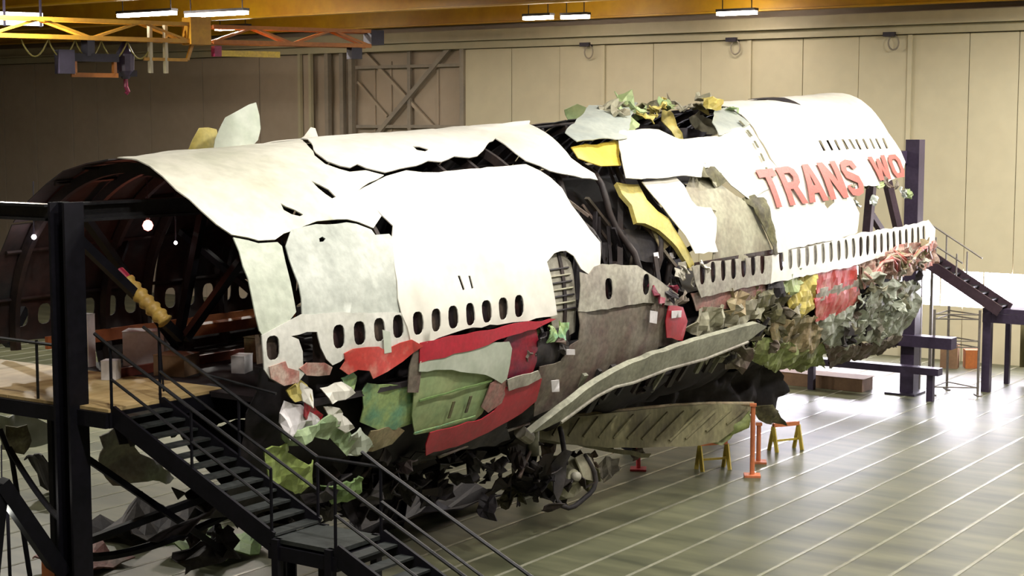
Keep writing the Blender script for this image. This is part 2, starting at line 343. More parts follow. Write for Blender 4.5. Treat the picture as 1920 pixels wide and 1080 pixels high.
HULL = {
 'crown_cream': [(-0.1, -1),(-0.16, 5.7),(-0.41, 20.4),(-0.53, 32.0),(-0.48, 42.0),(-0.37, 47.5),(-0.19, 51.4),(0.11, 53.0),(0.28, 54.4),(0.64, 54.8),(0.91, 53.1),(1.76, 50.7),(2.52, 51.1),(2.77, 52.4),(3.04, 55.2),(3.38, 51.7),(3.32, 45.9),(3.22, 41.6),(3.7, 38.4),(4.26, 35.8),(3.94, 32.5),(3.54, 32.2),(3.37, 30.3),(3.22, 26.5),(3.34, 20.0),(4.3, -1.6),(4.1, -14),(2.2, -10),(0.8, -3)],
 'tear_a': [(1.24, 42.8),(1.31, 44.3),(1.44, 45.7),(1.56, 47.8),(1.46, 48.2),(1.31, 47.1),(1.21, 45.2)],
 'tear_b': [(2.41, 34.5),(2.52, 36.9),(2.61, 39.1),(2.64, 42.3),(2.52, 42.8),(2.44, 40.7),(2.39, 38.1)],
 'aft_strip': [(-0.18, 52.2),(0.08, 53.7),(0.26, 55.1),(0.53, 55.5),(0.67, 55.6),(0.72, 57.1),(0.64, 61.9),(0.59, 68.5),(0.56, 74.1),(0.55, 77.2),(0.33, 79.9),(-0.25, 82.4),(-0.3, 80.9),(-0.33, 76.2),(-0.31, 69.2),(-0.29, 61.8)],
 'worn_panel': [(0.83, 57.0),(1.1, 52.3),(1.73, 51.4),(2.49, 51.9),(2.69, 53.0),(2.94, 55.8),(2.97, 57.7),(3.32, 58.0),(3.36, 59.2),(3.14, 68.3),(3.04, 78.0),(3.07, 82.5),(2.36, 81.6),(1.58, 79.8),(0.95, 79.1),(0.68, 78.3),(0.73, 73.6),(0.75, 69.6),(0.75, 65.5),(0.8, 60.9)],
 'small_hole': [(1.63, 56.2),(1.72, 55.8),(1.77, 56.6),(1.69, 57.4),(1.61, 57.3)],
 'big_white': [(3.23, 41.4),(3.34, 46.0),(3.42, 51.6),(3.49, 54.1),(3.53, 55.5),(3.37, 59.0),(3.14, 68.3),(3.04, 78.0),(3.08, 83.0),(3.27, 91.2),(3.54, 92.4),(4.83, 90.5),(6.33, 91.0),(7.83, 91.1),(7.71, 83.2),(7.63, 73.9),(7.95, 71.5),(8.41, 71.2),(8.65, 73.2),(8.8, 77.8),(9.1, 80.4),(9.45, 83.2),(9.49, 77.9),(9.73, 70.0),(9.49, 65.4),(9.36, 61.4),(9.22, 55.7),(9.22, 49.1),(9.08, 44.2),(8.95, 40.7),(8.69, 36.8),(7.84, 36.9),(7.12, 37.0),(6.28, 36.8),(5.33, 36.4),(4.96, 34.6),(4.28, 36.4),(3.73, 38.9)],
 'mark_a': [(4.8, 74.0),(4.87, 74.1),(4.92, 78.5),(4.85, 78.8)],
 'mark_b': [(5.11, 74.5),(5.17, 74.6),(5.21, 78.5),(5.14, 78.7)],
 'window_band_aft': [(-0.26, 82.7),(0.32, 80.3),(0.66, 78.9),(1.57, 80.1),(3.05, 83.1),(3.24, 91.2),(2.97, 91.8),(2.55, 92.7),(2.35, 91.5),(1.74, 91.1),(1.58, 91.5),(1.45, 92.3),(1.28, 92.8),(1.15, 91.2),(1.05, 88.5),(1.01, 85.9),(0.98, 83.3),(0.72, 82.6),(0.54, 83.0),(0.3, 83.7),(0.47, 85.6),(0.53, 88.9),(0.54, 91.9),(0.58, 94.3),(0.46, 95.8),(0.15, 95.5),(-0.12, 93.4),(-0.24, 91.4)],
 'red_flap': [(1.58, 91.6),(1.73, 91.2),(2.35, 91.7),(2.55, 93.0),(2.97, 91.8),(3.26, 91.5),(3.51, 92.8),(3.03, 95.2),(2.61, 96.9),(2.25, 97.9),(2.16, 95.8),(1.85, 94.9),(1.65, 95.8),(1.52, 94.8),(1.62, 93.4)],
 'red_bits': [(-0.16, 91.6),(0.14, 91.3),(0.2, 92.9),(0.44, 94.0),(0.45, 95.6),(0.15, 95.5),(-0.12, 93.4)],
 'loose_pink': [(0.5, 92.9),(0.68, 91.9),(1.06, 92.6),(1.25, 94.0),(1.2, 95.8),(0.69, 95.0)],
 'crown_sheet': [(3.4, -16),(4.5, -4.1),(3.41, 19.3),(3.31, 25.7),(3.46, 28.9),(3.63, 30.6),(3.92, 29.0),(3.99, 31.8),(4.32, 35.1),(5.03, 33.5),(5.34, 33.1),(5.81, 31.2),(6.14, 32.4),(6.72, 29.9),(7.12, 31.2),(7.41, 30.8),(8.2, 24.4),(8.85, 19.6),(8.82, 24.2),(8.72, 30.9),(8.79, 35.4),(9.06, 38.4),(9.27, 41.1),(9.7, 43.8),(10.18, 45.9),(10.67, 47.5),(10.72, 44.6),(10.5, 40.9),(10.36, 36.5),(10.5, 29.5),(10.68, 23.3),(10.9, 14.2),(11.1, 7.4),(12.0, -3),(11.9, -16)],
 'crown_hole': [(6.0, 21.4),(6.18, 21.8),(6.31, 24.3),(6.08, 25.8),(5.91, 24.6)],
 'red_stripe': [(3.54, 92.5),(5.05, 92.5),(6.61, 92.2),(7.7, 92.2),(7.04, 93.3),(5.79, 94.2),(5.23, 95.5),(3.56, 96.7)],
 'pale_door': [(3.57, 97.4),(5.24, 96.4),(6.19, 97.0),(6.28, 98.7),(6.31, 107.2),(6.2, 107.8),(5.86, 105.4),(5.32, 102.9),(4.51, 100.2),(3.58, 99.0)],
 'green_door': [(3.58, 99.1),(4.52, 100.4),(5.33, 103.1),(5.86, 105.6),(6.21, 108.0),(6.04, 109.4),(5.99, 113.5),(5.91, 117.8),(5.74, 120.0),(5.08, 119.8),(4.38, 119.7),(4.07, 119.6),(3.76, 112.9),(3.59, 103.2)],
 'dark_blotch': [(5.88, 108.6),(6.27, 107.1),(6.43, 111.2),(6.37, 114.8),(6.05, 116.8),(5.81, 114.8)],
 'red_vertical': [(6.19, 97.5),(6.44, 94.4),(7.17, 93.7),(7.26, 98.1),(7.32, 104.7),(7.3, 107.3),(6.33, 107.4),(6.31, 100.0)],
 'stripe_white': [(6.38, 108.0),(7.3, 107.5),(7.46, 109.3),(7.06, 110.0),(6.49, 110.6)],
 'red_lower': [(6.43, 111.0),(7.07, 110.4),(7.53, 110.5),(7.63, 117.6),(7.31, 120.6),(7.01, 122.1),(6.37, 124.8),(5.7, 126.9),(4.6, 127.6),(4.43, 123.5),(4.4, 120.3),(5.26, 120.5),(5.93, 120.3),(6.27, 118.2),(6.41, 114.9)],
 'green_block': [(2.29, 103.0),(2.39, 101.8),(2.97, 103.4),(3.59, 105.3),(3.94, 116.7),(3.64, 116.4),(2.94, 114.9),(2.44, 111.8),(2.45, 108.0)],
 'olive_strip': [(2.67, 115.4),(3.34, 116.3),(3.66, 118.4),(3.47, 121.3),(2.94, 121.6),(2.67, 120.8)],
 'door_edge': [(3.34, 98.4),(3.45, 93.6),(3.56, 93.4),(3.63, 103.3),(3.64, 105.3),(3.4, 104.6)],
 'skirt_grey': [(4.65, 128.6),(5.75, 127.9),(6.87, 126.0),(7.19, 125.9),(7.77, 135.4),(7.24, 136.3),(6.24, 134.2),(5.37, 133.6)],
 'bits': {
  'white_pink': [(0.17, 103.2),(0.31, 101.5),(0.7, 103.5),(1.01, 106.6),(1.15, 107.7),(0.87, 109.5),(0.52, 110.3),(0.28, 107.6)],
  'red_rag': [(0.69, 101.9),(0.86, 103.5),(1.12, 106.2),(1.11, 107.6),(0.88, 106.7),(0.74, 104.6)],
  'green_arch': [(0.34, 109.0),(0.68, 109.2),(1.15, 107.8),(1.28, 106.5),(1.91, 112.3),(2.15, 116.5),(2.11, 119.6),(1.88, 116.4),(1.59, 113.0),(1.08, 110.8),(0.72, 111.2),(0.55, 112.1)],
  'white_corner': [(1.25, 104.6),(1.5, 105.6),(1.99, 111.3),(1.84, 111.8),(1.41, 107.8)],
  'pale_teal': [(2.01, 113.7),(2.22, 112.9),(2.76, 119.3),(2.55, 120.3),(2.18, 119.8)],
  'yellow_rag': [(0.32, 98.0),(0.51, 96.1),(0.67, 97.9),(0.74, 100.7),(0.46, 100.2)],
  'white_strip': [(0.59, 96.9),(0.75, 99.0),(0.78, 102.2),(0.65, 100.6)],
  'lime_sheet': [(-0.03, 112.3),(0.51, 112.9),(0.62, 116.5),(0.92, 119.0),(1.33, 120.7),(1.46, 127.0),(1.33, 129.3),(0.81, 125.4),(0.24, 119.2)],
  'green_low': [(1.96, 131.0),(2.32, 129.0),(3.05, 133.1),(3.18, 140.1),(2.62, 140.2)],
  'white_tag': [(1.17, 99.7),(1.55, 99.2),(1.77, 101.2),(1.32, 102.4)],
  'teal_rag': [(1.64, 98.0),(1.82, 97.3),(1.99, 99.6),(1.84, 101.7)],
 },
 'inner_panel': [(7.6, 73.2),(7.91, 71.5),(8.49, 71.2),(8.7, 75.0),(8.72, 83.9),(8.75, 98.2),(8.04, 100.3),(7.83, 92.7),(7.59, 82.2)],
 'mid_wall': [(9.27, 78.5),(9.57, 78.0),(10.89, 80.3),(11.4, 84.1),(12.52, 91.5),(12.32, 93.9),(11.04, 91.1),(10.39, 91.0),(9.14, 90.9),(8.6, 90.6),(8.68, 79.4),(8.99, 80.8)],
 'mid_lower': [(8.62, 90.8),(9.14, 91.1),(10.39, 91.2),(11.04, 91.3),(12.2, 93.9),(12.86, 96.8),(13.06, 102.7),(12.98, 108.3),(12.05, 108.9),(10.41, 113.2),(9.23, 119.8),(7.97, 124.2),(7.54, 112.0),(7.46, 106.6),(8.17, 106.4),(8.42, 101.8),(8.71, 100.6)],
 'mid_mess': [(7.23, 98.0),(7.92, 96.7),(8.62, 95.8),(8.69, 100.6),(8.42, 101.8),(8.17, 106.4),(7.46, 106.6),(7.28, 101.3)],
 'red_patch': [(12.11, 94.3),(12.82, 95.9),(13.07, 100.8),(13.01, 107.5),(12.21, 105.0),(12.04, 99.2)],
 'tag_a': [(11.24, 94.5),(11.56, 95.3),(11.57, 99.2),(11.26, 98.3)],
 'tag_b': [(12.18, 96.0),(12.63, 96.5),(12.64, 98.7),(12.21, 98.4)],
 'tag_c': [(8.06, 101.3),(8.38, 101.9),(8.42, 103.6),(8.1, 103.0)],
 'tag_d': [(7.75, 110.3),(8.04, 110.6),(8.2, 114.8),(7.92, 114.3)],
 'tag_e': [(2.5, 86.4),(2.69, 87.4),(2.73, 93.0),(2.54, 93.0)],
 'wing_flange': [(7.57, 126.3),(7.84, 123.3),(8.55, 117.7),(9.19, 113.9),(9.91, 111.0),(11.34, 108.1),(13.42, 106.7),(16.31, 105.6),(16.9, 107.8),(15.98, 111.7),(13.96, 114.2),(12.26, 114.4),(10.86, 116.2),(10.1, 116.0),(9.45, 117.8),(8.46, 124.3),(7.96, 125.8)],
 'yellow_frame': [(11.58, 48.8),(12.31, 50.9),(12.27, 57.2),(12.53, 62.4),(12.81, 65.7),(13.58, 82.2),(13.38, 82.7),(12.39, 68.0),(12.05, 66.0),(11.47, 64.6),(11.55, 58.5),(11.51, 53.3)],
 'bulkhead_grey': [(11.3, 65.4),(12.09, 65.7),(12.45, 68.5),(13.03, 77.1),(12.73, 80.4),(12.05, 78.8),(11.53, 76.2),(11.32, 71.2)],
 'silver_flap': [(10.88, 26.2),(11.4, 21.9),(12.06, 17.7),(14.39, -0.3),(15.74, -4.1),(16.89, -4.1),(14.12, 19.6),(12.86, 31.7),(11.66, 31.1),(10.82, 31.4)],
 'yellow_flap': [(10.82, 31.4),(11.66, 31.1),(12.74, 30.7),(11.88, 42.3),(11.18, 41.0),(10.76, 35.8)],
 'white_flap': [(12.9, 28.9),(13.98, 28.0),(14.5, 30.5),(14.97, 36.9),(15.26, 47.3),(14.71, 52.3),(13.94, 50.9),(12.07, 50.3),(11.6, 49.1),(11.95, 41.9)],
 'fore_left': [(15.19, 33.7),(17.17, 34.7),(19.43, 29.5),(19.07, 38.0),(18.86, 47.7),(18.98, 55.5),(18.63, 60.0),(18.07, 59.1),(16.85, 62.6),(16.23, 56.1),(15.81, 48.0),(15.32, 47.9),(15.12, 41.4)],
 'fore_ridge': [(19.16, 13.2),(19.91, 12.3),(19.53, 28.5),(19.22, 30.1),(17.17, 34.7),(17.8, 24.9)],
 'white_strip_mid': [(12.34, 51.2),(13.77, 51.6),(13.89, 54.9),(13.92, 60.9),(14.09, 63.5),(14.71, 64.6),(14.78, 67.9),(14.49, 76.1),(14.56, 79.0),(13.5, 78.1),(13.27, 71.8),(12.84, 64.0),(12.5, 56.9)],
 'olive_grey': [(14.22, 55.3),(14.97, 48.4),(15.4, 47.5),(15.7, 56.0),(16.21, 61.4),(16.9, 65.8),(17.16, 72.4),(17.4, 82.1),(17.38, 83.8),(16.06, 83.3),(14.45, 82.5),(14.56, 78.6),(14.83, 67.9),(15.07, 65.2),(14.81, 63.5),(14.2, 61.8)],
 'olive_dark_a': [(14.97, 48.4),(15.47, 46.6),(15.81, 49.9),(15.82, 55.7),(15.38, 56.7),(14.9, 52.6)],
 'olive_dark_b': [(16.5, 62.2),(17.11, 61.6),(17.55, 64.5),(17.44, 68.0),(17.6, 77.6),(17.56, 83.8),(17.38, 83.6),(17.29, 78.2),(16.99, 72.2),(16.83, 66.2)],
 'main_white': [(19.6, -12),(20.04, 11.8),(19.57, 28.1),(19.18, 37.5),(18.98, 47.9),(19.04, 55.5),(18.75, 60.1),(18.1, 59.5),(16.99, 62.7),(17.56, 64.1),(17.55, 68.1),(17.68, 76.7),(17.68, 83.2),(18.75, 82.5),(20.92, 82.1),(22.79, 80.7),(23.12, 73.8),(22.89, 68.5),(23.59, 63.8),(25.15, 64.6),(27.05, 62.0),(27.7, 56.7),(27.74, 51.8),(27.65, 42.2),(27.92, 30.0),(28.39, 14.2),(28.55, 4.7),(28.3, -12)],
 'black_gash': [(22.49, 0.6),(23.84, -2.9),(24.19, 6.0),(23.83, 18.0),(23.42, 12.5),(23.06, 3.8)],
 'hole_n': [(21.08, 66.4),(21.64, 65.6),(21.58, 68.5),(21.07, 70.5),(20.97, 69.0)],
 'band_fore_a': [(13.32, 83.3),(14.45, 82.7),(16.06, 83.5),(17.29, 83.9),(17.22, 93.3),(15.49, 93.0),(13.71, 93.7),(13.44, 88.6)],
 'band_fore_b': [(17.32, 83.9),(17.5, 83.9),(18.74, 83.1),(20.91, 82.7),(22.78, 81.3),(25.78, 81.6),(28.49, 80.9),(29.07, 84.5),(28.96, 89.6),(26.62, 89.1),(22.96, 92.0),(22.15, 92.7),(20.04, 92.6),(17.26, 93.3)],
 'red_dirty': [(13.45, 92.6),(15.5, 93.2),(17.49, 93.4),(18.36, 93.9),(17.7, 97.5),(16.7, 98.9),(15.86, 99.7),(14.5, 98.9),(13.77, 98.2)],
 'fore': {
  'red_upper': [(20.04, 93.0),(22.71, 93.3),(22.88, 100.0),(20.24, 100.3)],
  'stripe_fore': [(20.25, 100.5),(22.89, 100.2),(22.99, 103.3),(20.34, 103.7)],
  'red_low': [(20.15, 103.8),(23.0, 103.5),(23.49, 109.7),(22.05, 112.0),(20.75, 113.0)],
  'pale_low': [(20.71, 113.4),(22.07, 112.6),(23.52, 110.2),(25.18, 118.7),(26.16, 136.5),(24.14, 134.7),(22.13, 126.6)],
  'yellow_block': [(18.45, 99.3),(19.01, 95.5),(19.45, 94.0),(20.12, 94.4),(20.36, 105.9),(19.68, 109.8),(18.85, 108.0)],
  'green_slab': [(17.86, 94.1),(18.9, 90.9),(19.08, 95.2),(18.5, 99.0)],
  'dark_slab': [(17.2, 94.2),(17.84, 92.5),(18.05, 98.4),(17.27, 98.5)],
  'olive_block': [(16.61, 97.6),(17.54, 96.7),(18.56, 101.2),(18.89, 110.3),(17.58, 108.5),(16.82, 103.8)],
  'tan_block': [(17.9, 109.1),(19.54, 110.2),(20.9, 113.7),(22.13, 126.6),(21.93, 130.6),(19.32, 123.1),(18.17, 115.8)],
  'green_bottom': [(17.11, 117.2),(18.39, 118.7),(20.63, 127.5),(22.3, 130.0),(23.99, 147.0),(22.1, 143.5),(19.58, 134.7),(17.75, 125.3)],
  'pale_crumple': [(23.33, 108.0),(25.21, 104.6),(27.77, 106.8),(28.74, 116.3),(29.21, 133.0),(27.72, 140.9),(24.88, 129.8)],
  'grey_crumple': [(22.27, 128.4),(25.26, 137.7),(28.44, 143.0),(29.11, 136.6),(31.77, 162.5),(29.09, 161.2),(26.43, 162.0)],
  'tan_rags': [(22.97, 92.5),(25.73, 89.1),(28.96, 89.8),(29.33, 98.5),(26.84, 101.1),(24.63, 100.3),(23.29, 102.1)],
  'olive_mid': [(13.73, 99.1),(15.87, 100.1),(17.27, 98.5),(16.85, 104.8),(15.76, 106.2),(14.21, 107.5),(13.37, 105.1)],
 },
}
SHEETS = {
 'peel_white': [(2.47, 0.43, 8.17),(2.55, 0.48, 8.37),(2.67, 0.51, 8.55),(2.8, 0.52, 8.72),(3.11, 0.44, 8.87),(3.45, 0.34, 9.03),(3.43, 0.25, 8.79),(3.37, 0.17, 8.55),(3.25, 0.14, 8.34),(3.08, 0.16, 8.21),(2.8, 0.28, 8.16)],
 'peel_yellow': [(2.57, 1.3, 8.1),(2.75, 1.28, 8.34),(2.89, 1.26, 8.54),(3.2, 1.08, 8.56),(3.12, 0.97, 8.11)],
 'peel_fin': [(4.5, 0.57, 8.25),(4.81, 0.45, 8.39),(5.0, 0.44, 8.57),(5.07, 0.38, 8.56),(5.04, 0.26, 8.31)],
 'green_rag_top': [(15.28, 1.36, 8.98),(15.59, 1.14, 9.11),(15.92, 0.96, 9.03),(15.93, 1.02, 8.73),(15.75, 1.19, 8.51),(15.49, 1.3, 8.67)],
 'ridge_rag': [(18.12, 0.24, 9.09),(18.3, 0.14, 9.03),(18.44, -0.08, 8.6),(18.49, -0.24, 8.21),(18.17, -0.08, 8.24),(18.09, 0.09, 8.6)],
 'ridge_rag2': [(20.46, 0.32, 9.24),(20.69, 0.22, 9.31),(20.8, 0.08, 9.01),(20.5, 0.19, 8.84),(20.28, 0.35, 9.01)],
 'ridge_rag3': [(20.07, 0.55, 8.78),(20.45, 0.41, 8.98),(20.92, 0.09, 8.74),(20.91, -0.0, 8.39),(20.58, 0.14, 8.27),(20.19, 0.42, 8.53)],
 'cavity_shade': [(17.39, 0.97, 8.53),(17.61, 0.91, 8.72),(18.28, 0.72, 8.6),(18.74, 0.58, 8.7),(19.14, 0.46, 8.53),(19.85, 0.24, 8.5),(20.56, 0.01, 8.36),(20.41, 0.06, 8.19),(19.66, 0.3, 8.21),(19.02, 0.5, 8.23),(18.28, 0.72, 8.37),(17.65, 0.9, 8.4)],
 'hanging_sheet': [(2.93, 4.26, 2.63),(3.29, 4.14, 2.71),(3.53, 4.1, 2.62),(3.78, 4.16, 2.25),(3.96, 4.18, 2.06),(4.45, 4.13, 1.78),(4.89, 4.14, 1.35),(4.76, 4.2, 1.31),(4.17, 4.3, 1.52),(3.91, 4.41, 1.44),(3.59, 4.52, 1.38),(3.29, 4.49, 1.71),(3.07, 4.42, 2.08)],
 'pale_scrap_left': [(2.63, 6.79, 2.77),(3.27, 6.67, 2.64),(3.94, 6.59, 2.35),(4.02, 6.66, 2.08),(3.44, 6.84, 2.04),(3.01, 6.97, 1.98),(2.77, 7.0, 2.06)],
 'olive_scrap_left': [(2.54, 6.48, 2.58),(2.96, 6.38, 2.57),(3.18, 6.47, 2.15),(3.04, 6.59, 1.91),(2.69, 6.64, 2.03)],
 'spar_web': [(9.96, -0.75, 2.35),(11.62, -1.04, 2.18),(13.15, -1.36, 2.11),(14.89, -1.78, 2.02),(16.32, -2.16, 1.91),(17.81, -2.6, 1.74),(17.67, -2.56, 1.48),(17.27, -2.44, 1.26),(16.5, -2.22, 0.96),(15.61, -1.98, 0.98),(14.02, -1.57, 1.17),(12.81, -1.29, 1.34),(11.45, -1.01, 1.63),(9.96, -0.75, 2.05)],
 'spar_lower': [(10.74, -0.42, 1.89),(12.17, -0.69, 1.6),(13.37, -0.95, 1.21),(14.94, -1.33, 0.83),(14.85, -1.31, 0.74),(13.37, -0.95, 1.11),(12.17, -0.69, 1.45),(10.74, -0.42, 1.7)],
 'tail_fragment': [(18.78, -2.18, 1.49),(19.11, -2.39, 1.6),(19.73, -2.56, 1.02),(19.91, -2.6, 0.83),(19.3, -2.31, 1.01),(18.96, -2.17, 1.14)],
 'wing_box_shade': [(12.98, 0.95, 1.54),(15.5, 0.35, 2.38),(17.29, -0.14, 2.55),(19.13, -0.69, 2.79),(20.82, -1.24, 2.86),(21.49, -1.48, 2.07),(22.02, -1.67, 1.47),(21.45, -1.47, 1.17),(21.22, -1.4, 0.86),(18.58, -0.53, 1.17),(15.33, 0.39, 1.36)],
 'tip_rag': [(16.36, -2.16, 0.98),(16.71, -2.29, 1.22),(17.25, -2.49, 1.4),(17.53, -2.6, 1.61),(17.47, -2.57, 1.21),(17.09, -2.43, 1.06),(16.71, -2.29, 0.84)],
}
# ================================================================== setting
floor = MB().box((5, 13, -0.15), (71, 107, 0.3)).build('floor', 'floor'); tag(floor, 'grey green polished hangar floor with pale joint strips', kind='structure')
for k in range(-34, 24):
    v = 1.6 + 1.035 * k
    MB().box((9.6, -v, 0.002), (59, 0.08, 0.008)).build('floor_strip', 'strip', floor)
WU = 39.2
def wy(y): return -19.85 + (y + 19.85) * 0.961
wall = MB().box((WU + 0.75, 13, 6.6), (0.3, 107, 13.2)).build('wall_back', 'wall_dark'); tag(wall, 'tall hangar wall of upright door panels', kind='structure')
seams = [68, 65, 59.4, 56.5, 53.7, 50.6, 48.6, 44.4, 40.5, 36.5, 33.1]
for a, b in zip(seams, seams[1:]):
    y0, y1 = wy(b) + 0.03, wy(a) - 0.03
    MB().box((WU + 0.3, (y0 + y1) / 2, 5.95), (0.12, y1 - y0, 11.9)).build('wall_panel', 'wall_dark', wall)
rs = [23.65, 21.07, 18.51, 16.24, 13.82, 11.55, 9.31, 7.01, 4.65, 2.56, 0.28, -1.58, -3.9, -6.2, -8.6, -11, -13.5]
for i, (a, b) in enumerate(zip(rs, rs[1:])):
    y0, y1 = wy(b) + 0.015, wy(a) - 0.015
    dx = {2: 0.0, 5: 0.0, 8: 0.0}.get(i, 0.03)
    if y1 < 9.2:    # these bays hold the lit strip window
        MB().box((WU + 0.2 + dx, (y0 + y1) / 2, 1.0), (0.12, y1 - y0, 2.0)).build('wall_panel', 'wall_paint', wall)
        MB().box((WU + 0.2 + dx, (y0 + y1) / 2, 7.6), (0.12, y1 - y0, 8.6)).build('wall_panel', 'wall_paint', wall)
    else:
        MB().box((WU + 0.2 + dx, (y0 + y1) / 2, 5.95), (0.12, y1 - y0, 11.9)).build('wall_panel', 'wall_paint', wall)
for y in (16.24, 9.31, 2.56):
    MB().box((WU + 0.1, wy(y), 5.95), (0.1, 0.16, 11.9)).build('wall_post', 'wall_paint', wall)
# recessed bay with crossed bracing
for y in (31.9, 30.95, 30.4, 23.75):
    MB().box((WU + 0.15, wy(y), 6), (0.25, 0.22, 12)).build('bay_column', 'steel_grey', wall)
for y in (33.6, 32.9):
    MB().box((WU + 0.05, wy(y), 6.2), (0.2, 0.14, 12)).build('bay_column', 'header_paint', wall)
MB().box((WU + 0.3, wy(27), 8.55), (0.12, 6.2, 0.14)).build('bay_rail', 'steel_grey', wall)
MB().box((WU + 0.3, wy(27), 11.25), (0.14, 6.2, 0.14)).build('bay_rail', 'steel_grey', wall)
MB().bar((WU + 0.25, wy(24.6), 12.0), (WU + 0.25, wy(29.6), 7.6), 0.2).build('bay_brace', 'steel_grey', wall)
MB().bar((WU + 0.38, wy(29.7), 11.9), (WU + 0.38, wy(25.0), 8.0), 0.14).build('bay_brace', 'wall_dark', wall)
MB().bar((WU + 0.38, wy(30.2), 10.6), (WU + 0.38, wy(28.4), 9.0), 0.1).build('bay_brace', 'wall_dark', wall)
MB().box((WU + 0.32, wy(27), 10), (0.14, 0.18, 4)).build('bay_column', 'steel_grey', wall)
for y in (25.5, 28.3, 29.3): MB().box((WU + 0.55, wy(y), 6), (0.08, 0.1, 11)).build('bay_column', 'wall_dark', wall)
# header girder over the doors
hd = MB(); hd.box((WU - 0.1, 13, 12.5), (0.5, 105, 0.42)); hd.box((WU - 0.4, 13, 12.27), (0.25, 105, 0.06)); hd.box((WU + 0.05, 13, 12.08), (0.3, 105, 0.3))
tag(hd.build('trim_1', 'header_paint'), 'pale door head girder running along the wall', kind='structure')
# lit strip window
wd = MB().box((WU + 0.42, -2.05, 2.65), (0.05, 21.5, 1.3)).build('window_1', 'daylight_pane'); tag(wd, 'bright strip window low in the hangar wall', kind='structure')
for y in [8.4 - 1.6 * k for k in range(14)]:
    MB().box((WU + 0.38, y, 2.65), (0.05, 0.05, 1.3)).build('window_bar', 'header_paint', wd)
# side and rear walls, roof
tag(MB().box((5, 66.2, 6.6), (71, 0.3, 13.2)).build('wall_left', 'wall_dark'), 'dim side wall of the hangar', kind='structure')
tag(MB().box((5, -40.2, 6.6), (71, 0.3, 13.2)).build('wall_right', 'wall_paint'), 'pale side wall of the hangar', kind='structure')
tag(MB().box((-30.2, 13, 6.6), (0.3, 107, 13.2)).build('wall_front', 'wall_paint'), 'pale rear wall of the hangar', kind='structure')
ceil = MB().box((5, 13, 15.0), (71, 107, 0.3)).build('ceiling', 'roof_dark'); tag(ceil, 'dark roof deck above deep yellow beams', kind='structure')
for u in (-24, -15, -6, 3, 12, 21, 30.4, 38.4):
    b = MB(); b.box((u, 13, 13.9), (0.06, 105, 1.8)); b.box((u, 13, 12.95), (0.4, 105, 0.06)); b.box((u, 13, 14.81), (0.4, 105, 0.06))
    b.build('roof_beam', 'roof_yellow', ceil)
for y in range(-36, 64, 6):
    MB().box((5, y, 14.6), (70, 0.12, 0.3)).build('roof_purlin', 'roof_dark', ceil)
# ceiling lamps; the bay lamps are unseen and added to light hull and walls
def unseen_bay_lamp(u, v, p, label):
    t = thing('added_bay_lamp', label, 'lamp', W(u, v, 13.4), 'unseen high bay lamps added to light aircraft and walls')
    MB().tube([W(u, v, 14.6), W(u, v, 13.75)], 0.03).build('stem', 'crane_black', t)
    MB().tube([W(u, v, 13.75), W(u, v, 13.6), W(u, v, 13.4)], 0.3, 14, True, [0.1, 0.22, 0.42]).build('shade', 'rail_steel', t, True)
    MB().tube([W(u, v, 13.39), W(u, v, 13.37)], 0.38, 14).build('lens', 'bay_light', t)
    ld = bpy.data.lights.new('bulb', 'AREA'); ld.shape = 'DISK'; ld.size = 0.7; ld.energy = p; ld.color = (1.0, 0.95, 0.86)
    lo = bpy.data.objects.new('bulb', ld); lo.location = W(u, v, 13.34); link(lo, t); 
for v, ps in ((-21, (1.8, 2.2, 2.6, 2.8)), (-8, (0.1, 0.15, 0.3, 0.5, 0.5)), (5, (0.55, 0.7, 0.85, 1.0, 1.2)), (10, (1.0, 1.1, 1.15, 1.2, 1.35)), (19, (0.25, 0.3, 0.5, 0.8, 0.9))):
    for u, p in zip((-4, 5, 14, 23, 32), ps):
        unseen_bay_lamp(u, v, LAMP_POWER * p, 'unseen round high bay lamp added under the roof to light aircraft and walls')
def tube_fixture(u, v0, v1, label, z=12.75):
    t = thing('fluorescent_fixture', label, 'lamp', W(u, (v0 + v1) / 2, z), 'strip lights under the roof beams')
    MB().box((u, -(v0 + v1) / 2, z + 0.12), (0.35, abs(v1 - v0), 0.1)).build('housing', 'rail_steel', t)
    MB().box((u, -(v0 + v1) / 2, z), (0.3, abs(v1 - v0) - 0.06, 0.12)).build('diffuser', 'tube_light', t)
    for s in (v0 + 0.2 * (1 if v1 > v0 else -1), v1 - 0.2 * (1 if v1 > v0 else -1)):
        MB().tube([W(u, s, z + 0.15), W(u, s, 14.9)], 0.02).build('hanger', 'crane_black', t)
tube_fixture(24.6, -27.5, -24.5, 'left one of the two long white strip lights over the yellow crane')
tube_fixture(26.0, -25.3, -22.2, 'right one of the two long white strip lights over the yellow crane')
tube_fixture(34.6, -15.6, -14.3, 'left strip light of the pair glowing on the yellow roof beam')
tube_fixture(35.0, -14.1, -12.9, 'right strip light of the pair glowing on the yellow roof beam')
tube_fixture(32.8, -30.5, -28.6, 'small white strip light behind the end of the crane')
tube_fixture(36.6, -8.2, -6.6, 'strip light above the aircraft nose, far right of the beam')
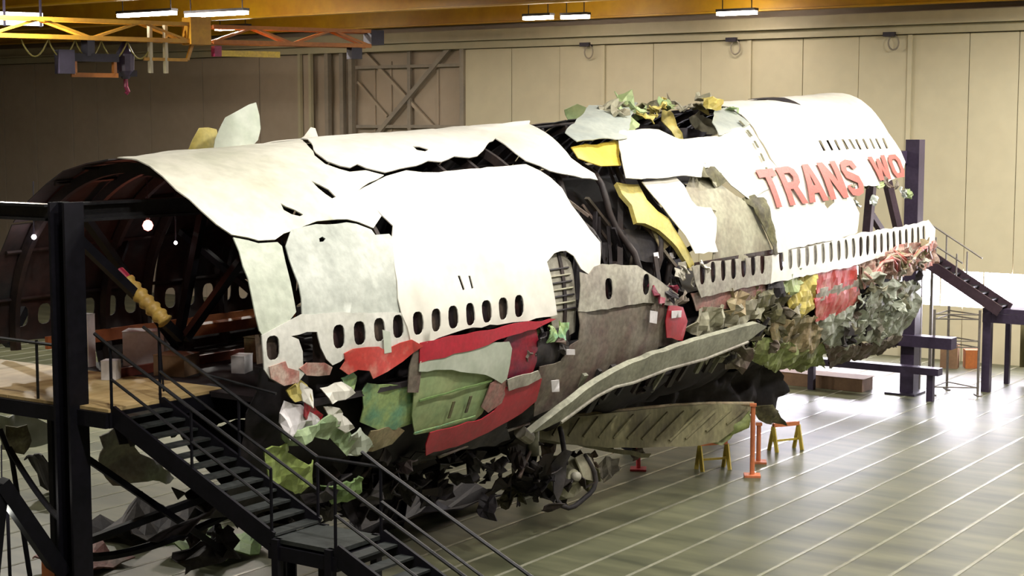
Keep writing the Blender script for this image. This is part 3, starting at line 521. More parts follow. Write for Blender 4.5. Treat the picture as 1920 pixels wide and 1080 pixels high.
# wall hook lamps hanging under the header
for y, lab in ((17.0, 'dark wall hook with cable loop left of the three under the girder'), (10.0, 'dark wall hook with cable loop in the middle under the girder'), (3.3, 'dark wall hook with cable loop right of the three under the girder')):
    Y = wy(y); t = thing('cable_hook', lab, 'hook', (WU, Y, 11.9), 'cable hooks on the wall')
    MB().box((WU - 0.1, Y, 11.93), (0.3, 0.45, 0.16)).build('bracket', 'crane_black', t)
    pts = [(WU - 0.12, Y - 0.05 + 0.28 * math.sin(k * math.pi / 8) * (1 if k <= 8 else -1) * 0.9 - 0.15, 11.55 + 0.35 * math.cos(k * math.pi / 8)) for k in range(17)]
    pts = [(WU - 0.12, Y - 0.15 + 0.2 * math.sin(t_ * math.pi / 8), 11.62 + 0.26 * math.cos(t_ * math.pi / 8)) for t_ in range(17)]
    MB().tube(pts, 0.03, 6).build('cable_loop', 'steel_grey', t, True)
sg = thing('light_panel', 'pale blue lit panel behind the left end of the crane girder', 'lamp', W(15.6, -23.6, 12))
MB().bar((14.3, 24.3, 12.05), (17.2, 22.9, 12.05), 0.12, 0.42).build('lit_face', 'sign_panel', sg)
for k in (0.02, 0.62, 0.98):
    p = Vector((14.3, 24.3, 0)).lerp(Vector((17.2, 22.9, 0)), k); MB().bar((p.x - 0.08, p.y - 0.1, 11.8), (p.x - 0.08, p.y - 0.1, 14.85), 0.06).build('hanger', 'crane_black', sg)
# ================================================================== the aircraft wreck
AC = thing('aircraft_fuselage', 'torn and pieced together airliner fuselage in white and red standing across the hangar', 'aircraft', W(14, 0, 0))
Hh = HULL
PITCH = 0.508
aft_w = [-0.08 + PITCH * k for k in range(14)]            # aft row of cabin windows
win_band = [aft_w[0]] + [u for u in aft_w[3:8] if u < 3.25]
win_big = [u for u in aft_w if u > 3.25 and u < 6.7]
patch('skin_panel', Hh['crown_cream'], 'cream', AC, 0.02, [Hh['tear_a'], Hh['tear_b']], 0.035)
patch('skin_panel', Hh['aft_strip'], 'worn_green', AC, 0.0, crumple=0.02)
patch('skin_panel', Hh['worn_panel'], 'worn', AC, 0.0, [Hh['small_hole']], 0.05)
BIG = patch('skin_panel', Hh['big_white'], 'white', AC, 0.025, [Hh['mark_a'], Hh['mark_b']], 0.03, raw_holes=[win(u) for u in win_big])
BAND = patch('skin_panel', Hh['window_band_aft'], 'band_white', AC, 0.015, grow=0.05, crumple=0.02, raw_holes=[win(u) for u in win_band])
patch('skin_flap', Hh['red_flap'], 'red_flap', AC, 0.05, grow=0.05, crumple=0.06)
patch('skin_panel', Hh['red_bits'], 'pink', AC, 0.04, grow=0.05, crumple=0.05)
patch('skin_fragment', Hh['loose_pink'], 'pink', AC, 0.0, crumple=0.06)
patch('crown_sheet', Hh['crown_sheet'], 'white', AC, 0.05, [Hh['crown_hole']], 0.035)
patch('red_stripe', Hh['red_stripe'], 'red', AC, 0.05, grow=0.05, crumple=0.02)
dr = patch('cargo_door', Hh['green_door'], 'primer', AC, -0.05, grow=0.05, crumple=0.03)
for u, a in ((4.75, 113.5), (5.25, 113.0)): patch('door_latch', [(u, a - 2.6), (u + 0.07, a - 2.6), (u + 0.07, a + 2.6), (u, a + 2.6)], 'olive', dr, 0.03, step=0.2, jag=0, th=0.02)
patch('door_rib', [(3.75, 108.2), (5.9, 107.0), (5.9, 107.5), (3.75, 108.7)], 'leaf', dr, 0.0, step=0.25, jag=0.01, th=0.02)
patch('door_rib', [(3.9, 118.6), (5.7, 118.0), (5.7, 118.5), (3.9, 119.1)], 'primer_teal', dr, 0.0, step=0.25, jag=0.01, th=0.02)
patch('door_skin', Hh['pale_door'], 'pale_mint', AC, 0.03, grow=0.05, crumple=0.02)
patch('door_patch', Hh['dark_blotch'], 'dirty_red', AC, 0.03, grow=0.05, crumple=0.04)
patch('red_stripe', Hh['red_vertical'], 'red_dark', AC, -0.04, grow=0.05, crumple=0.04)
patch('white_stripe', Hh['stripe_white'], 'dirty_pale', AC, 0.06, grow=0.05, crumple=0.02)
patch('red_stripe', Hh['red_lower'], 'red', AC, 0.03, grow=0.05, crumple=0.03)
patch('green_panel', Hh['green_block'], 'primer_teal', AC, -0.12, grow=0.05, crumple=0.10)
patch('olive_panel', Hh['olive_strip'], 'tan', AC, -0.1, grow=0.05, crumple=0.08)
patch('door_frame', Hh['door_edge'], 'dirty', AC, 0.0, grow=0.05, crumple=0.03)
patch('belly_skirt', Hh['skirt_grey'], 'grime', AC, -0.1, crumple=0.1)
bitm = dict(white_pink='paper', red_rag='red', green_arch='lime_pale', white_corner='white', pale_teal='pale_mint', yellow_rag='yellow_primer', white_strip='white', lime_sheet='lime', green_low='leaf', white_tag='white', teal_rag='primer_teal')
for k, p in Hh['bits'].items():
    patch('crumpled_sheet', p, bitm[k], AC, 0.02, grow=0.05, crumple=0.16, freq=2.2, step=0.12, th=0.03, smooth=False)
# white paint tags
for k in ('tag_a', 'tag_b', 'tag_c', 'tag_d'): patch('paper_tag', Hh[k], 'paper', AC, 0.15, step=0.15, jag=0, th=0.01)
patch('paper_tag', Hh['tag_e'], 'pale_mint', AC, 0.05, step=0.15, jag=0, th=0.01)
# middle section
ip = patch('stringer_panel', Hh['inner_panel'], 'dirty_pale', AC, -0.12, crumple=0.02)
for i in range(7):                                       # stringers left on the stripped panel
    a = 76.5 + i * 2.3
    MB().tube([surf(u, a, -0.10) for u in [7.55 + 0.02 * i + 0.2 * k for k in range(6)]], 0.022, 5).build('stringer', 'structure_dark' if i % 2 == 0 else 'grey_olive', ip)
MIDW = patch('skin_panel', Hh['mid_wall'], 'dirty_pale', AC, 0.07, grow=0.05, crumple=0.04, raw_holes=[win(9.72, 85.6), win(11.2, 86.2)])
patch('window_plug', [(10.05, 82.5), (10.35, 82.5), (10.35, 89.5), (10.05, 89.5)], 'grey_olive', AC, 0.03, step=0.15, jag=0)
patch('skin_panel', Hh['mid_lower'], 'dirty', AC, 0.0, grow=0.05, crumple=0.07)
patch('skin_panel', Hh['mid_mess'], 'grime', AC, -0.12, grow=0.05, crumple=0.15, step=0.14)
patch('red_patch', Hh['red_patch'], 'red', AC, 0.1, crumple=0.04)
patch('wing_flange', Hh['wing_flange'], 'flange', AC, 0.30, crumple=0.03, th=0.14, jag=0.008)
MB().tube([surf(u, a, 0.33) for u, a in [p for p in Hh['wing_flange'][9:16]]], 0.035, 6).build('flange_lip', 'dirty_pale', AC)
patch('frame_flange', Hh['yellow_frame'], 'yellow_primer', AC, -0.05, grow=0.05, crumple=0.08, th=0.10)
patch('bulkhead', Hh['bulkhead_grey'], 'grime', AC, -0.35, crumple=0.15)
patch('peeled_sheet', Hh['silver_flap'], 'silver', AC, 0.18, grow=0.05, crumple=0.12, freq=0.8)
patch('peeled_sheet', Hh['yellow_flap'], 'yellow_bright', AC, 0.05, grow=0.05, crumple=0.08)
patch('peeled_sheet', Hh['white_flap'], 'white', AC, 0.16, grow=0.05, crumple=0.06)
patch('skin_panel', Hh['fore_left'], 'cream', AC, 0.03, grow=0.05, crumple=0.05)
patch('skin_panel', Hh['fore_ridge'], 'silver', AC, 0.03, crumple=0.05)
patch('skin_panel', Hh['white_strip_mid'], 'white', AC, 0.04, grow=0.05, crumple=0.04)
patch('skin_panel', Hh['olive_grey'], 'grey_olive', AC, -0.04, grow=0.05, crumple=0.05)
patch('torn_edge', Hh['olive_dark_a'], 'olive', AC, 0.08, crumple=0.2, freq=2.5, step=0.12)
patch('torn_edge', Hh['olive_dark_b'], 'olive', AC, 0.06, crumple=0.15, freq=2.5, step=0.12)
udw = [(22.45 + 0.49 * k, 44.6 + 0.28 * k) for k in range(10)]
def udwin(u, a): return [(u - 0.02, (a - 2.6) * KS), (u + 0.16, (a - 2.6) * KS), (u + 0.06, (a + 2.6) * KS), (u - 0.13, (a + 2.6) * KS)]
LETTER_PANEL = patch('skin_panel', Hh['main_white'], 'white', AC, 0.03, [Hh['hole_n']], 0.03, raw_holes=[udwin(u, a) for u, a in udw])
for u, a in udw: patch('window_pane', [(u - 0.18, a - 3.2), (u + 0.22, a - 3.2), (u + 0.18, a + 3.2), (u - 0.22, a + 3.2)], 'pane', LETTER_PANEL, -0.05, step=0.3, jag=0, th=0.01)
patch('crown_seam', Hh['black_gash'], 'structure_dark', AC, 0.06, step=0.25, th=0.01)
for k in range(5):                                       # sealed splice marks down the panel joint
    u = 19.0 - 0.18 * k; a = 27 + 6.2 * k
    patch('splice_mark', [(u, a), (u + 0.1, a), (u + 0.02, a + 3.5), (u - 0.08, a + 3.5)], 'olive', AC, 0.07, step=0.2, jag=0, th=0.01)
fore_w = [13.75 + PITCH * k for k in range(30)]
plugged = [u for u in fore_w if 17.9 < u < 22.6]
BELT = patch('window_belt', Hh['band_fore_a'], 'dirty_pale', AC, 0.05, grow=0.02, crumple=0.018, raw_holes=[win(u, 86.0, 0.13, 0.22) for u in fore_w if u < 17.2])
BELT2 = patch('window_belt', Hh['band_fore_b'], 'white', AC, 0.06, grow=0.02, crumple=0.018, raw_holes=[win(u, 86.0, 0.13, 0.22) for u in fore_w if 17.4 < u < 28.3])
for u in fore_w:
    if u < 28.3: patch('window_pane', [(u - 0.245, 81.8), (u + 0.245, 81.8), (u + 0.245, 90.2), (u - 0.245, 90.2)], 'pane_grey' if u in plugged else 'pane', BELT if u < 17.3 else BELT2, 0.0 if u in plugged else -0.01, step=0.3, jag=0, th=0.01)
for u in win_band + win_big: patch('window_pane', [(u - 0.25, 82), (u + 0.25, 82), (u + 0.25, 90.5), (u - 0.25, 90.5)], 'pane_brown' if int(u * 10) % 3 == 0 else 'pane', BIG if u in win_big else BAND, -0.09, step=0.3, jag=0, th=0.01)
for u, a in ((9.72, 85.6), (11.2, 86.2)): patch('window_pane', [(u - 0.2, a - 4), (u + 0.2, a - 4), (u + 0.2, a + 4), (u - 0.2, a + 4)], 'pane', MIDW, -0.09, step=0.3, jag=0, th=0.01)
patch('skin_panel', Hh['red_dirty'], 'dirty_red', AC, -0.04, grow=0.05, crumple=0.06)
form0 = dict(red_upper='red_flap', stripe_fore='dirty_pale', red_low='red', pale_low='pale_mint', yellow_block='yellow_primer', green_slab='primer', dark_slab='structure_dark', olive_block='olive', tan_block='tan', green_bottom='lime', pale_crumple='pale_mint', grey_crumple='dirty', tan_rags='pink', olive_mid='grey_olive')
form = dict(form0, pale_low='mint_dirty', pale_crumple='mint_dirty', green_bottom='moss', yellow_block='yellow_primer', red_upper='red_flap', red_low='red_flap')
for k, p in Hh['fore'].items():
    patch('crumpled_sheet', p, form[k], AC, 0.02, grow=0.08, crumple=0.20 if k not in ('red_upper', 'stripe_fore', 'red_low') else 0.05, freq=2.4, step=0.13, th=0.03, smooth=False)
# lettering
LET = dict(
 T=([(0, 1), (1, 1), (1, .78), (.66, .78), (.66, 0), (.34, 0), (.34, .78), (0, .78)], []),
 R=([(0, 0), (0, 1), (.7, 1), (.93, .9), (1, .72), (.94, .54), (.74, .44), (1, 0), (.68, 0), (.46, .4), (.3, .4), (.3, 0)], [[(.3, .58), (.3, .82), (.6, .82), (.7, .7), (.6, .58)]]),
 A=([(0, 0), (.34, 1), (.66, 1), (1, 0), (.7, 0), (.63, .22), (.37, .22), (.3, 0)], [[(.43, .42), (.57, .42), (.5, .72)]]),
 N=([(0, 0), (0, 1), (.3, 1), (.7, .45), (.7, 1), (1, 1), (1, 0), (.7, 0), (.3, .55), (.3, 0)], []),
 S=([(0, .2), (.15, .04), (.5, 0), (.85, .06), (1, .28), (.9, .5), (.6, .6), (.32, .68), (.34, .8), (.6, .82), (.72, .7), (1, .74), (.88, .94), (.5, 1), (.14, .94), (0, .72), (.1, .5), (.4, .41), (.68, .33), (.66, .2), (.4, .18), (.28, .32), (0, .3)], []),
 W=([(0, 1), (.24, 1), (.31, .38), (.42, .88), (.58, .88), (.69, .38), (.76, 1), (1, 1), (.84, 0), (.6, 0), (.5, .45), (.4, 0), (.16, 0)], []),
 O=([(.2, 0), (0, .25), (0, .75), (.2, 1), (.8, 1), (1, .75), (1, .25), (.8, 0)], [[(.36, .2), (.28, .34), (.28, .66), (.36, .8), (.64, .8), (.72, .66), (.72, .34), (.64, .2)]]),
)
def letter(ch, u0, u1, a0, a1, cut=0.0):
    out, hs = LET[ch]
    f = lambda p: (u0 + (u1 - u0) * p[0] - 0.10 * p[1] * 0, a1 + (a0 - a1) * p[1])
    if cut:
        out = [(x, max(y, cut)) for x, y in out]; hs = []
    patch('painted_letter', [f(p) for p in out], 'red_letter', LETTER_PANEL, 0.088, [[f(p) for p in h] for h in hs], step=0.2, jag=0.012, th=0.008)
for ch, u0, u1 in (('T', 17.65, 18.6), ('R', 18.75, 19.85), ('A', 19.95, 21.15), ('N', 21.3, 22.5), ('S', 22.65, 23.75)): letter(ch, u0, u1, 52.6, 67.6)
letter('W', 24.85, 26.15, 52.8, 63, 0.0)
letter('O', 26.25, 27.2, 53.2, 63, 0.0)
# port side skin, seen from inside through the open end and the gaps
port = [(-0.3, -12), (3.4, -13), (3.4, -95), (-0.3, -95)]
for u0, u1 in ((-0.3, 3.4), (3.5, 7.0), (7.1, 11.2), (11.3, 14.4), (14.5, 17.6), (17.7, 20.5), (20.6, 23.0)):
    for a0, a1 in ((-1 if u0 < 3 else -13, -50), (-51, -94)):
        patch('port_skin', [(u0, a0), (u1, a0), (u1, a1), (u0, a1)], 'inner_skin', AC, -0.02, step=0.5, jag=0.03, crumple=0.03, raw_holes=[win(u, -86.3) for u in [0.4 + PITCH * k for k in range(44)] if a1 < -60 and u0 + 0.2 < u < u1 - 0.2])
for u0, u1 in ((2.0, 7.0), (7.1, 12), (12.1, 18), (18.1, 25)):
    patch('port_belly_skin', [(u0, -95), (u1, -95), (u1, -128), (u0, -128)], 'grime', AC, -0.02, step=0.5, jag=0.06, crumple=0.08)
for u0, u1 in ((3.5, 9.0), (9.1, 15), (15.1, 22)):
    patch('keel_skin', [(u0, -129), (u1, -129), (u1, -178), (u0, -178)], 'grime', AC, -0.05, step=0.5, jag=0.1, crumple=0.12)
# ring frames
for i in range(24):
    u = 0.15 + 1.02 * i
    a1 = 96 if u < 8.6 else (-14 if u < 19.8 else 60)
    lowa = -130 if u > 2 else -96
    mb = MB(); pts = []
    n = 44
    for k in range(n + 1):
        a = lowa + (a1 - lowa) * k / n
        p = surf(u, a, -0.09); q = surf(u, a, -0.26); e = Vector((0.05, 0, 0))
        mb.v += [tuple(p - e), tuple(p + e), tuple(q + e), tuple(q - e)]
    for k in range(n):
        for j in range(4):
            j2 = (j + 1) % 4; mb.f.append((k * 4 + j, k * 4 + j2, k * 4 + 4 + j2, k * 4 + 4 + j))
    mb.f += [(3, 2, 1, 0), (n * 4, n * 4 + 1, n * 4 + 2, n * 4 + 3)]
    mb.build('ring_frame', 'frame_brown', AC)
for a in (-80, -62, -44, -28, -14):
    MB().tube([surf(-0.2 + 1.2 * k, a, -0.1) for k in range(20)], 0.035, 5).build('stringer', 'frame_brown', AC)
# tangle of struts and bent frames in the gap amidships
random.seed(21)
for i in range(30):
    u = random.uniform(9.3, 13.6); a = random.uniform(20, 84); o = random.uniform(-1.0, -0.2)
    p = surf(u, a, o); q = surf(u + random.uniform(-.9, .9), min(92, a + random.uniform(10, 34)), o + random.uniform(-.3, .2))
    MB().bar(p, q, random.uniform(0.04, 0.13), 0.06).build('bent_strut', random.choice(['frame_brown', 'structure_dark', 'frame_brown', 'inner_skin', 'structure_dark', 'dirty']), AC)
for i, (u, aa, ab) in enumerate(((9.9, 18, 74), (11.3, 24, 92), (12.4, 20, 90), (13.1, 30, 92))):
    MB().tube([surf(u + 0.15 * math.sin(k * .7 + i), aa + (ab - aa) * k / 12, -0.32 - 0.1 * math.sin(k + i)) for k in range(13)], 0.07, 6).build('bent_frame', 'frame_brown', AC, True)
for u, a, n in ((12.6, 67, 1.3), (12.2, 76, .4), (12.9, 77, .4)):  # one long tag; the two small patches paint white lamp spots
    patch('paper_tag', [(u, a), (u + 0.1 + 0.1 * (n < 1), a), (u + 0.1 + 0.1 * (n < 1), a + 5.5 * n), (u, a + 5.5 * n)], 'paper', AC, -0.25, step=0.2, jag=0, th=0.01)
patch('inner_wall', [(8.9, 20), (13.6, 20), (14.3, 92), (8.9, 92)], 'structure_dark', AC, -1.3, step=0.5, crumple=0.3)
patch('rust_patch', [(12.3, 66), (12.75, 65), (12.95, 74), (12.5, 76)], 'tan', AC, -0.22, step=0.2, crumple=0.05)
# added dark backing standing in for interior shade behind the torn lower flank
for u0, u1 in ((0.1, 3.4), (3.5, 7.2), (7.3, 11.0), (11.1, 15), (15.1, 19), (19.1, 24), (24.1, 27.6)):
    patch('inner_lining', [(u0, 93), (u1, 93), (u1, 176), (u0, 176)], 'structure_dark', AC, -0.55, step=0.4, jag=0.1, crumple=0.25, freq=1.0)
# cabin floor with beams
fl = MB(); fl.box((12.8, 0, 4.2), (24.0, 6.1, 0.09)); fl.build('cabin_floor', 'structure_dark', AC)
MB().bar((0.64, 1.3, 4.33), (4.5, 1.3, 4.33), 0.08, 0.16).build('floor_beam', 'red_wood', AC)
MB().bar((0.77, 3.0, 4.74), (7.0, 3.0, 4.74), 0.08, 0.22).build('floor_beam', 'orange_wood', AC)
MB().bar((3.2, 2.4, 4.7), (6.5, 2.4, 4.7), 0.3, 0.2).build('floor_beam', 'orange_wood', AC)
# peeled sheets and rags, plus dark sheets added for cavity and wing box shade
shm = dict(peel_white='pale_mint', peel_yellow='yellow_primer', peel_fin='white', green_rag_top='primer', ridge_rag='yellow_primer', ridge_rag2='yellow_primer', ridge_rag3='grey_olive', cavity_shade='structure_dark', hanging_sheet='dirty_pale', pale_scrap_left='pale_mint', olive_scrap_left='olive', tail_fragment='olive', wing_box_shade='structure_dark', tip_rag='moss')
for k, m in shm.items():
    sheet('peeled_sheet' if 'peel' in k else 'torn_rag', SHEETS[k], m, AC, crumple=0.10 if 'peel' in k else 0.3, freq=1.0 if 'peel' in k else 1.8, step=0.15, curve=0.25 if 'peel' in k else 0.0)
# wing spar lying along the flank
sw = sheet('spar_web', SHEETS['spar_web'], 'spar', AC, th=0.08, crumple=0.06, freq=0.9, step=0.3, jag=0.01)
top = [SHEETS['spar_web'][i] for i in range(6)]
MB().tube(top, 0.055, 6).build('spar_cap', 'tan', sw, True)
sheet('spar_strap', SHEETS['spar_lower'], 'spar', AC, th=0.06, crumple=0.05, step=0.3)
sp = [Vector(p) for p in SHEETS['spar_web']]
for i in range(14):                                      # stiffeners on the spar
    t = (i + 0.5) / 14; a = sp[0].lerp(sp[5], t); b = sp[13].lerp(sp[8], t) if t < 0.8 else sp[13].lerp(sp[8], 0.8).lerp(sp[6], (t - 0.8) / 0.25)
    off = Vector((-0.06, -0.06, 0))
    MB().bar(a + off - Vector((0, 0, 0.06)), b + off, 0.05, 0.05).build('spar_stiffener', 'spar', sw)
# wing box ribs hanging below the flange
for i in range(16):
    u = 9.2 + 0.55 * i; a = 112 - 0.35 * i
    p = surf(u, a, 0.05); q = surf(u + random.uniform(-.1, .2), a + 18 + random.uniform(-3, 3), -0.1)
    MB().bar(p, q, random.uniform(0.07, 0.16), 0.08).build('wing_box_rib', random.choice(['grime', 'frame_brown', 'flange', 'grime']), AC)
# scattered scraps: crumpled plates on the torn lower flank
def scrap(center, nrm, size, m):
    nrm = Vector(nrm).normalized(); ex = nrm.orthogonal().normalized(); ex = Matrix.Rotation(random.uniform(0, 6.28), 3, nrm) @ ex; ey = nrm.cross(ex)
    mb = MB(); N = 4; sd = random.uniform(0, 99); asp = random.uniform(0.35, 1.0)
    for i in range(N + 1):
        for j in range(N + 1):
            x = (i / N - .5) * size * (1 + random.uniform(-.25, .25)); y = (j / N - .5) * size * asp * (1 + random.uniform(-.25, .25))
            d = size * 0.45 * noise.noise(Vector((x * 2.2 / size, y * 2.2 / size, sd))) + size * 0.1 * random.uniform(-1, 1)
            mb.v.append(tuple(Vector(center) + ex * x + ey * y + nrm * d))
    for i in range(N):
        for j in range(N):
            k = i * (N + 1) + j; mb.f.append((k, k + N + 1, k + N + 2, k + 1))
    return solid(mb.build('wreckage_scrap', m, AC), 0.025)
def scatter(n, ur, ar, offr, sizer, mats):
    for _ in range(n):
        u = random.uniform(*ur); a = random.uniform(*ar); o = random.uniform(*offr)
        p = surf(u, a, o); q = surf(u, a, o + 1) - p
        nn = q + Vector((random.uniform(-.8, .8), random.uniform(-.8, .8), random.uniform(-.8, .8)))
        scrap(p, nn, random.uniform(*sizer), random.choice(mats))
scatter(28, (1.2, 9.5), (128, 165), (-0.5, 0.1), (0.35, 0.8), ['grime', 'structure_dark', 'grime', 'frame_brown'])
scatter(22, (8.5, 17.5), (112, 132), (-0.7, -0.2), (0.35, 0.8), ['grime', 'structure_dark', 'frame_brown', 'grime', 'olive'])
scatter(26, (14.5, 20.0), (98, 122), (-0.2, 0.2), (0.25, 0.7), ['olive', 'grey_olive', 'grime', 'dirty', 'tan'])
scatter(36, (22.9, 27.8), (97, 130), (-0.1, 0.25), (0.25, 0.65), ['mint_dirty', 'pale_mint', 'dirty_pale', 'dirty', 'grime', 'mint_dirty', 'grey_olive'])
scatter(18, (23.5, 28.2), (90, 99), (-0.1, 0.25), (0.25, 0.6), ['pink', 'pink', 'tan', 'dirty_pale', 'grey_olive'])
scatter(10, (6.8, 8.2), (92, 104), (-0.2, 0.1), (0.2, 0.45), ['primer_teal', 'grime', 'dirty', 'structure_dark'])
scatter(8, (11.4, 13.4), (86, 97), (-0.2, 0.1), (0.25, 0.5), ['structure_dark', 'grime', 'red_dark', 'dirty'])
scatter(12, (22.6, 27.6), (62, 70), (-0.1, 0.15), (0.2, 0.5), ['olive', 'grey_olive', 'primer', 'dirty', 'silver'])
scatter(5, (12.6, 13.8), (80, 90), (-0.05, 0.1), (0.2, 0.4), ['pink', 'white', 'dirty_pale'])
scatter(26, (14.0, 20), (3, 17), (0.0, 0.3), (0.2, 0.55), ['olive', 'primer', 'yellow_primer', 'grey_olive'])
# pink wiring and straps on the torn nose flank
for i in range(7):
    u0 = 22.8 + 0.5 * i; pts = [surf(u0 + 0.45 * k, 95.5 - 0.5 * i + 3.5 * math.sin(k * 1.3 + i) , 0.22 + 0.1 * math.sin(k * 2 + i)) for k in range(7)]
    MB().tube(pts, 0.04, 6).build('torn_strap', ['pink', 'red_flap', 'pink', 'tan'][i % 4], AC, True)
# landing gear remains and dark tangle below the belly
def cluster(n, ur, vr, zr, sizer, mats):
    for _ in range(n):
        p = W(random.uniform(*ur), random.uniform(*vr), random.uniform(*zr))
        scrap(p, (random.uniform(-1, 1), random.uniform(-1, .4), random.uniform(-1, 1)), random.uniform(*sizer), random.choice(mats))
cluster(46, (1.8, 9.6), (-1.2, 1.7), (0.95, 2.3), (0.4, 0.95), ['structure_dark', 'grime', 'structure_dark', 'frame_brown'])
cluster(22, (9.2, 12.0), (0.2, 1.9), (0.6, 1.7), (0.35, 0.8), ['grime', 'structure_dark', 'olive', 'spar', 'frame_brown'])
cluster(26, (13.5, 20.5), (-0.9, 0.3), (1.3, 3.2), (0.35, 0.8), ['grime', 'structure_dark', 'olive', 'frame_brown', 'grime'])
cluster(10, (12.4, 15.5), (-0.2, 1.2), (0.6, 1.3), (0.3, 0.6), ['dirty_pale', 'grime', 'dirty'])
dc = W(10.5, 1.9, 1.15)
ax = Vector((-0.35, -0.9, 0.2)).normalized(); e1 = ax.orthogonal().normalized(); e2 = ax.cross(e1)
ring = [dc + (e1 * math.cos(k * math.pi / 12) + e2 * math.sin(k * math.pi / 12)) * (0.62 + 0.05 * math.sin(k)) for k in range(13)]
WR = MB().tube(ring, 0.055, 7).build('wheel_rim', 'grime', AC, True)
MB().tube([dc + ax * -0.35, dc + ax * -0.1, dc + ax * 0.0, dc + ax * 0.12], 0.3, 12, True, [0.5, 0.46, 0.2, 0.16]).build('wheel_hub', 'grey_olive', WR, False)
MB().tube([dc + ax * 0.1, dc + ax * 0.25], 0.1, 10).build('axle_stub', 'dirty_pale', WR, True)
sheet('fairing_shell', [tuple(dc + Vector(q)) for q in ((0.1, -0.2, 0.45), (0.6, 0.0, 0.4), (1.1, 0.1, 0.0), (1.3, 0.1, -0.25), (0.8, -0.1, -0.3), (0.3, -0.25, -0.05))], 'grey_olive', AC, crumple=0.15, curve=0.3)
sheet('fairing_shell', [tuple(dc + Vector(q)) for q in ((-0.9, -0.1, 0.3), (-0.5, -0.15, 0.7), (-0.2, -0.2, 0.6), (-0.4, -0.2, 0.1), (-0.7, -0.1, -0.4))], 'grime', AC, crumple=0.2, curve=0.25)
MB().tube(bez(dc + Vector((-0.2, 0, 0.3)), dc + Vector((0.1, 0.3, 0.9)), dc + Vector((0.5, 0.6, 0.9))), 0.06, 7).build('gear_strut', 'grime', AC, True)
MB().tube([W(9.5, 1.6, 2.5), W(9.5, 1.6, 1.75)], 0.13, 10).build('keel_strut', 'flange', AC, True)
MB().tube(bez(W(9.4, 1.6, 1.85), W(9.1, 1.7, 1.75), W(8.7, 1.8, 1.45)), 0.04, 6).build('bent_pipe', 'dirty', AC, True)
MB().tube(bez(W(5.2, 2.4, 2.55), W(7.0, 2.2, 2.6), W(8.9, 1.9, 2.55)), 0.03, 6).build('bent_pipe', 'dirty', AC, True)
MB().tube([W(8.5, 1.95, 2.45), W(8.9, 1.9, 2.25)], 0.14, 9).build('bracket_block', 'dirty_pale', AC)
# ================================================================== steel support frame
FR = thing('steel_support_frame', 'black steel frame with tall column carrying the fuselage at its open end', 'frame', W(-1.36, 0.04, 0))
MB().ibeam(W(-1.36, 0.16, 0), W(-1.36, 0.16, 7.42), 0.38, 0.05, (0, 1, 0)).build('column', 'black_steel', FR)
MB().box((-1.36, -0.04, 0.02), (0.8, 0.8, 0.04)).build('base_plate', 'black_steel', FR)
MB().ibeam(W(-1.14, 0.04, 7.25), W(26.5, 0.04, 7.25), 0.3, 0.04).build('spine_beam', 'rail_steel', FR)
MB().ibeam(W(-1.36, -0.18, 7.25), W(-1.36, -7.5, 7.25), 0.26, 0.04).build('cross_beam', 'rail_steel', FR)
for u in (3.6, 8.6, 13.6, 18.6, 23.6):
    MB().ibeam(W(u, -1.4 if u > 4 else 0.04, 0), W(u, 0.04, 7.1), 0.3, 0.04).build('column', 'black_steel', FR)
for u in (-1.3, 3.7, 8.7, 13.7, 18.7):
    MB().bar(W(u, 0.04, 7.05), W(u + 2.5, -0.05, 5.0), 0.14).build('brace', 'black_steel', FR)
    MB().bar(W(u + 4.8, 0.04, 7.05), W(u + 2.5, 0.04, 5.0), 0.14).build('brace', 'black_steel', FR)
for v0, v1 in ((-0.05, -2.5), (-0.05, 2.4)):
    for u in (3.6, 8.6, 13.6, 18.6): MB().bar(W(u, v0, 5.2), W(u, v1, 6.6), 0.12).build('brace', 'black_steel', FR)
MB().bar((2.89, 1.2, 7.01), (2.6, 1.62, 4.6), 0.14).build('brace', 'black_steel', FR)
MB().bar((-0.33, 0.59, 7.09), (2.6, 1.63, 4.6), 0.13).build('brace', 'black_steel', FR)
MB().bar((3.56, 3.76, 6.8), (1.29, 1.76, 6.0), 0.12).build('brace', 'black_steel', FR)
MB().bar((2.42, 5.0, 5.9), (1.3, 4.8, 4.5), 0.16).build('brace', 'black_steel', FR)
# lower bracing at the near end
MB().bar((-1.3, 0.1, 3.6), (1.9, -0.1, 1.2), 0.10).build('brace', 'black_steel', FR)
MB().bar((-1.3, 0.1, 1.9), (3.4, 0.4, 2.15), 0.12).build('brace', 'black_steel', FR)
MB().bar((-2.48, 0.19, 3.17), (-1.5, 0.0, 1.55), 0.24).build('brace', 'black_steel', FR)
MB().bar((-2.48, 0.19, 3.17), (-2.9, 0.3, 0.0), 0.2).build('brace', 'black_steel', FR)
MB().tube([(-1.18, 1.83, 3.62), (-1.08, 1.68, 3.12), (-1.02, 1.59, 2.23), (-0.87, 1.37, 0.0)], 0.045, 6).build('brace', 'black_steel', FR)
MB().tube(bez((-1.1, 1.72, 3.3), (-1.15, 0.9, 2.5), (-1.32, 0.2, 2.35)), 0.05, 6).build('brace', 'black_steel', FR)
MB().tube([(-1.78, 0.94, 3.0), (-1.77, 0.92, 0.0)], 0.03, 6).build('brace', 'black_steel', FR)
MB().tube(bez((-1.2, 0.2, 1.75), (0.6, 0.9, 1.0), (3.4, 0.4, 1.75)), 0.08, 6).build('brace', 'black_steel', FR)
MB().box((-1.62, 0.12, 1.55), (0.12, 0.3, 0.5)).build('orange_marker', 'orange_wood', FR)
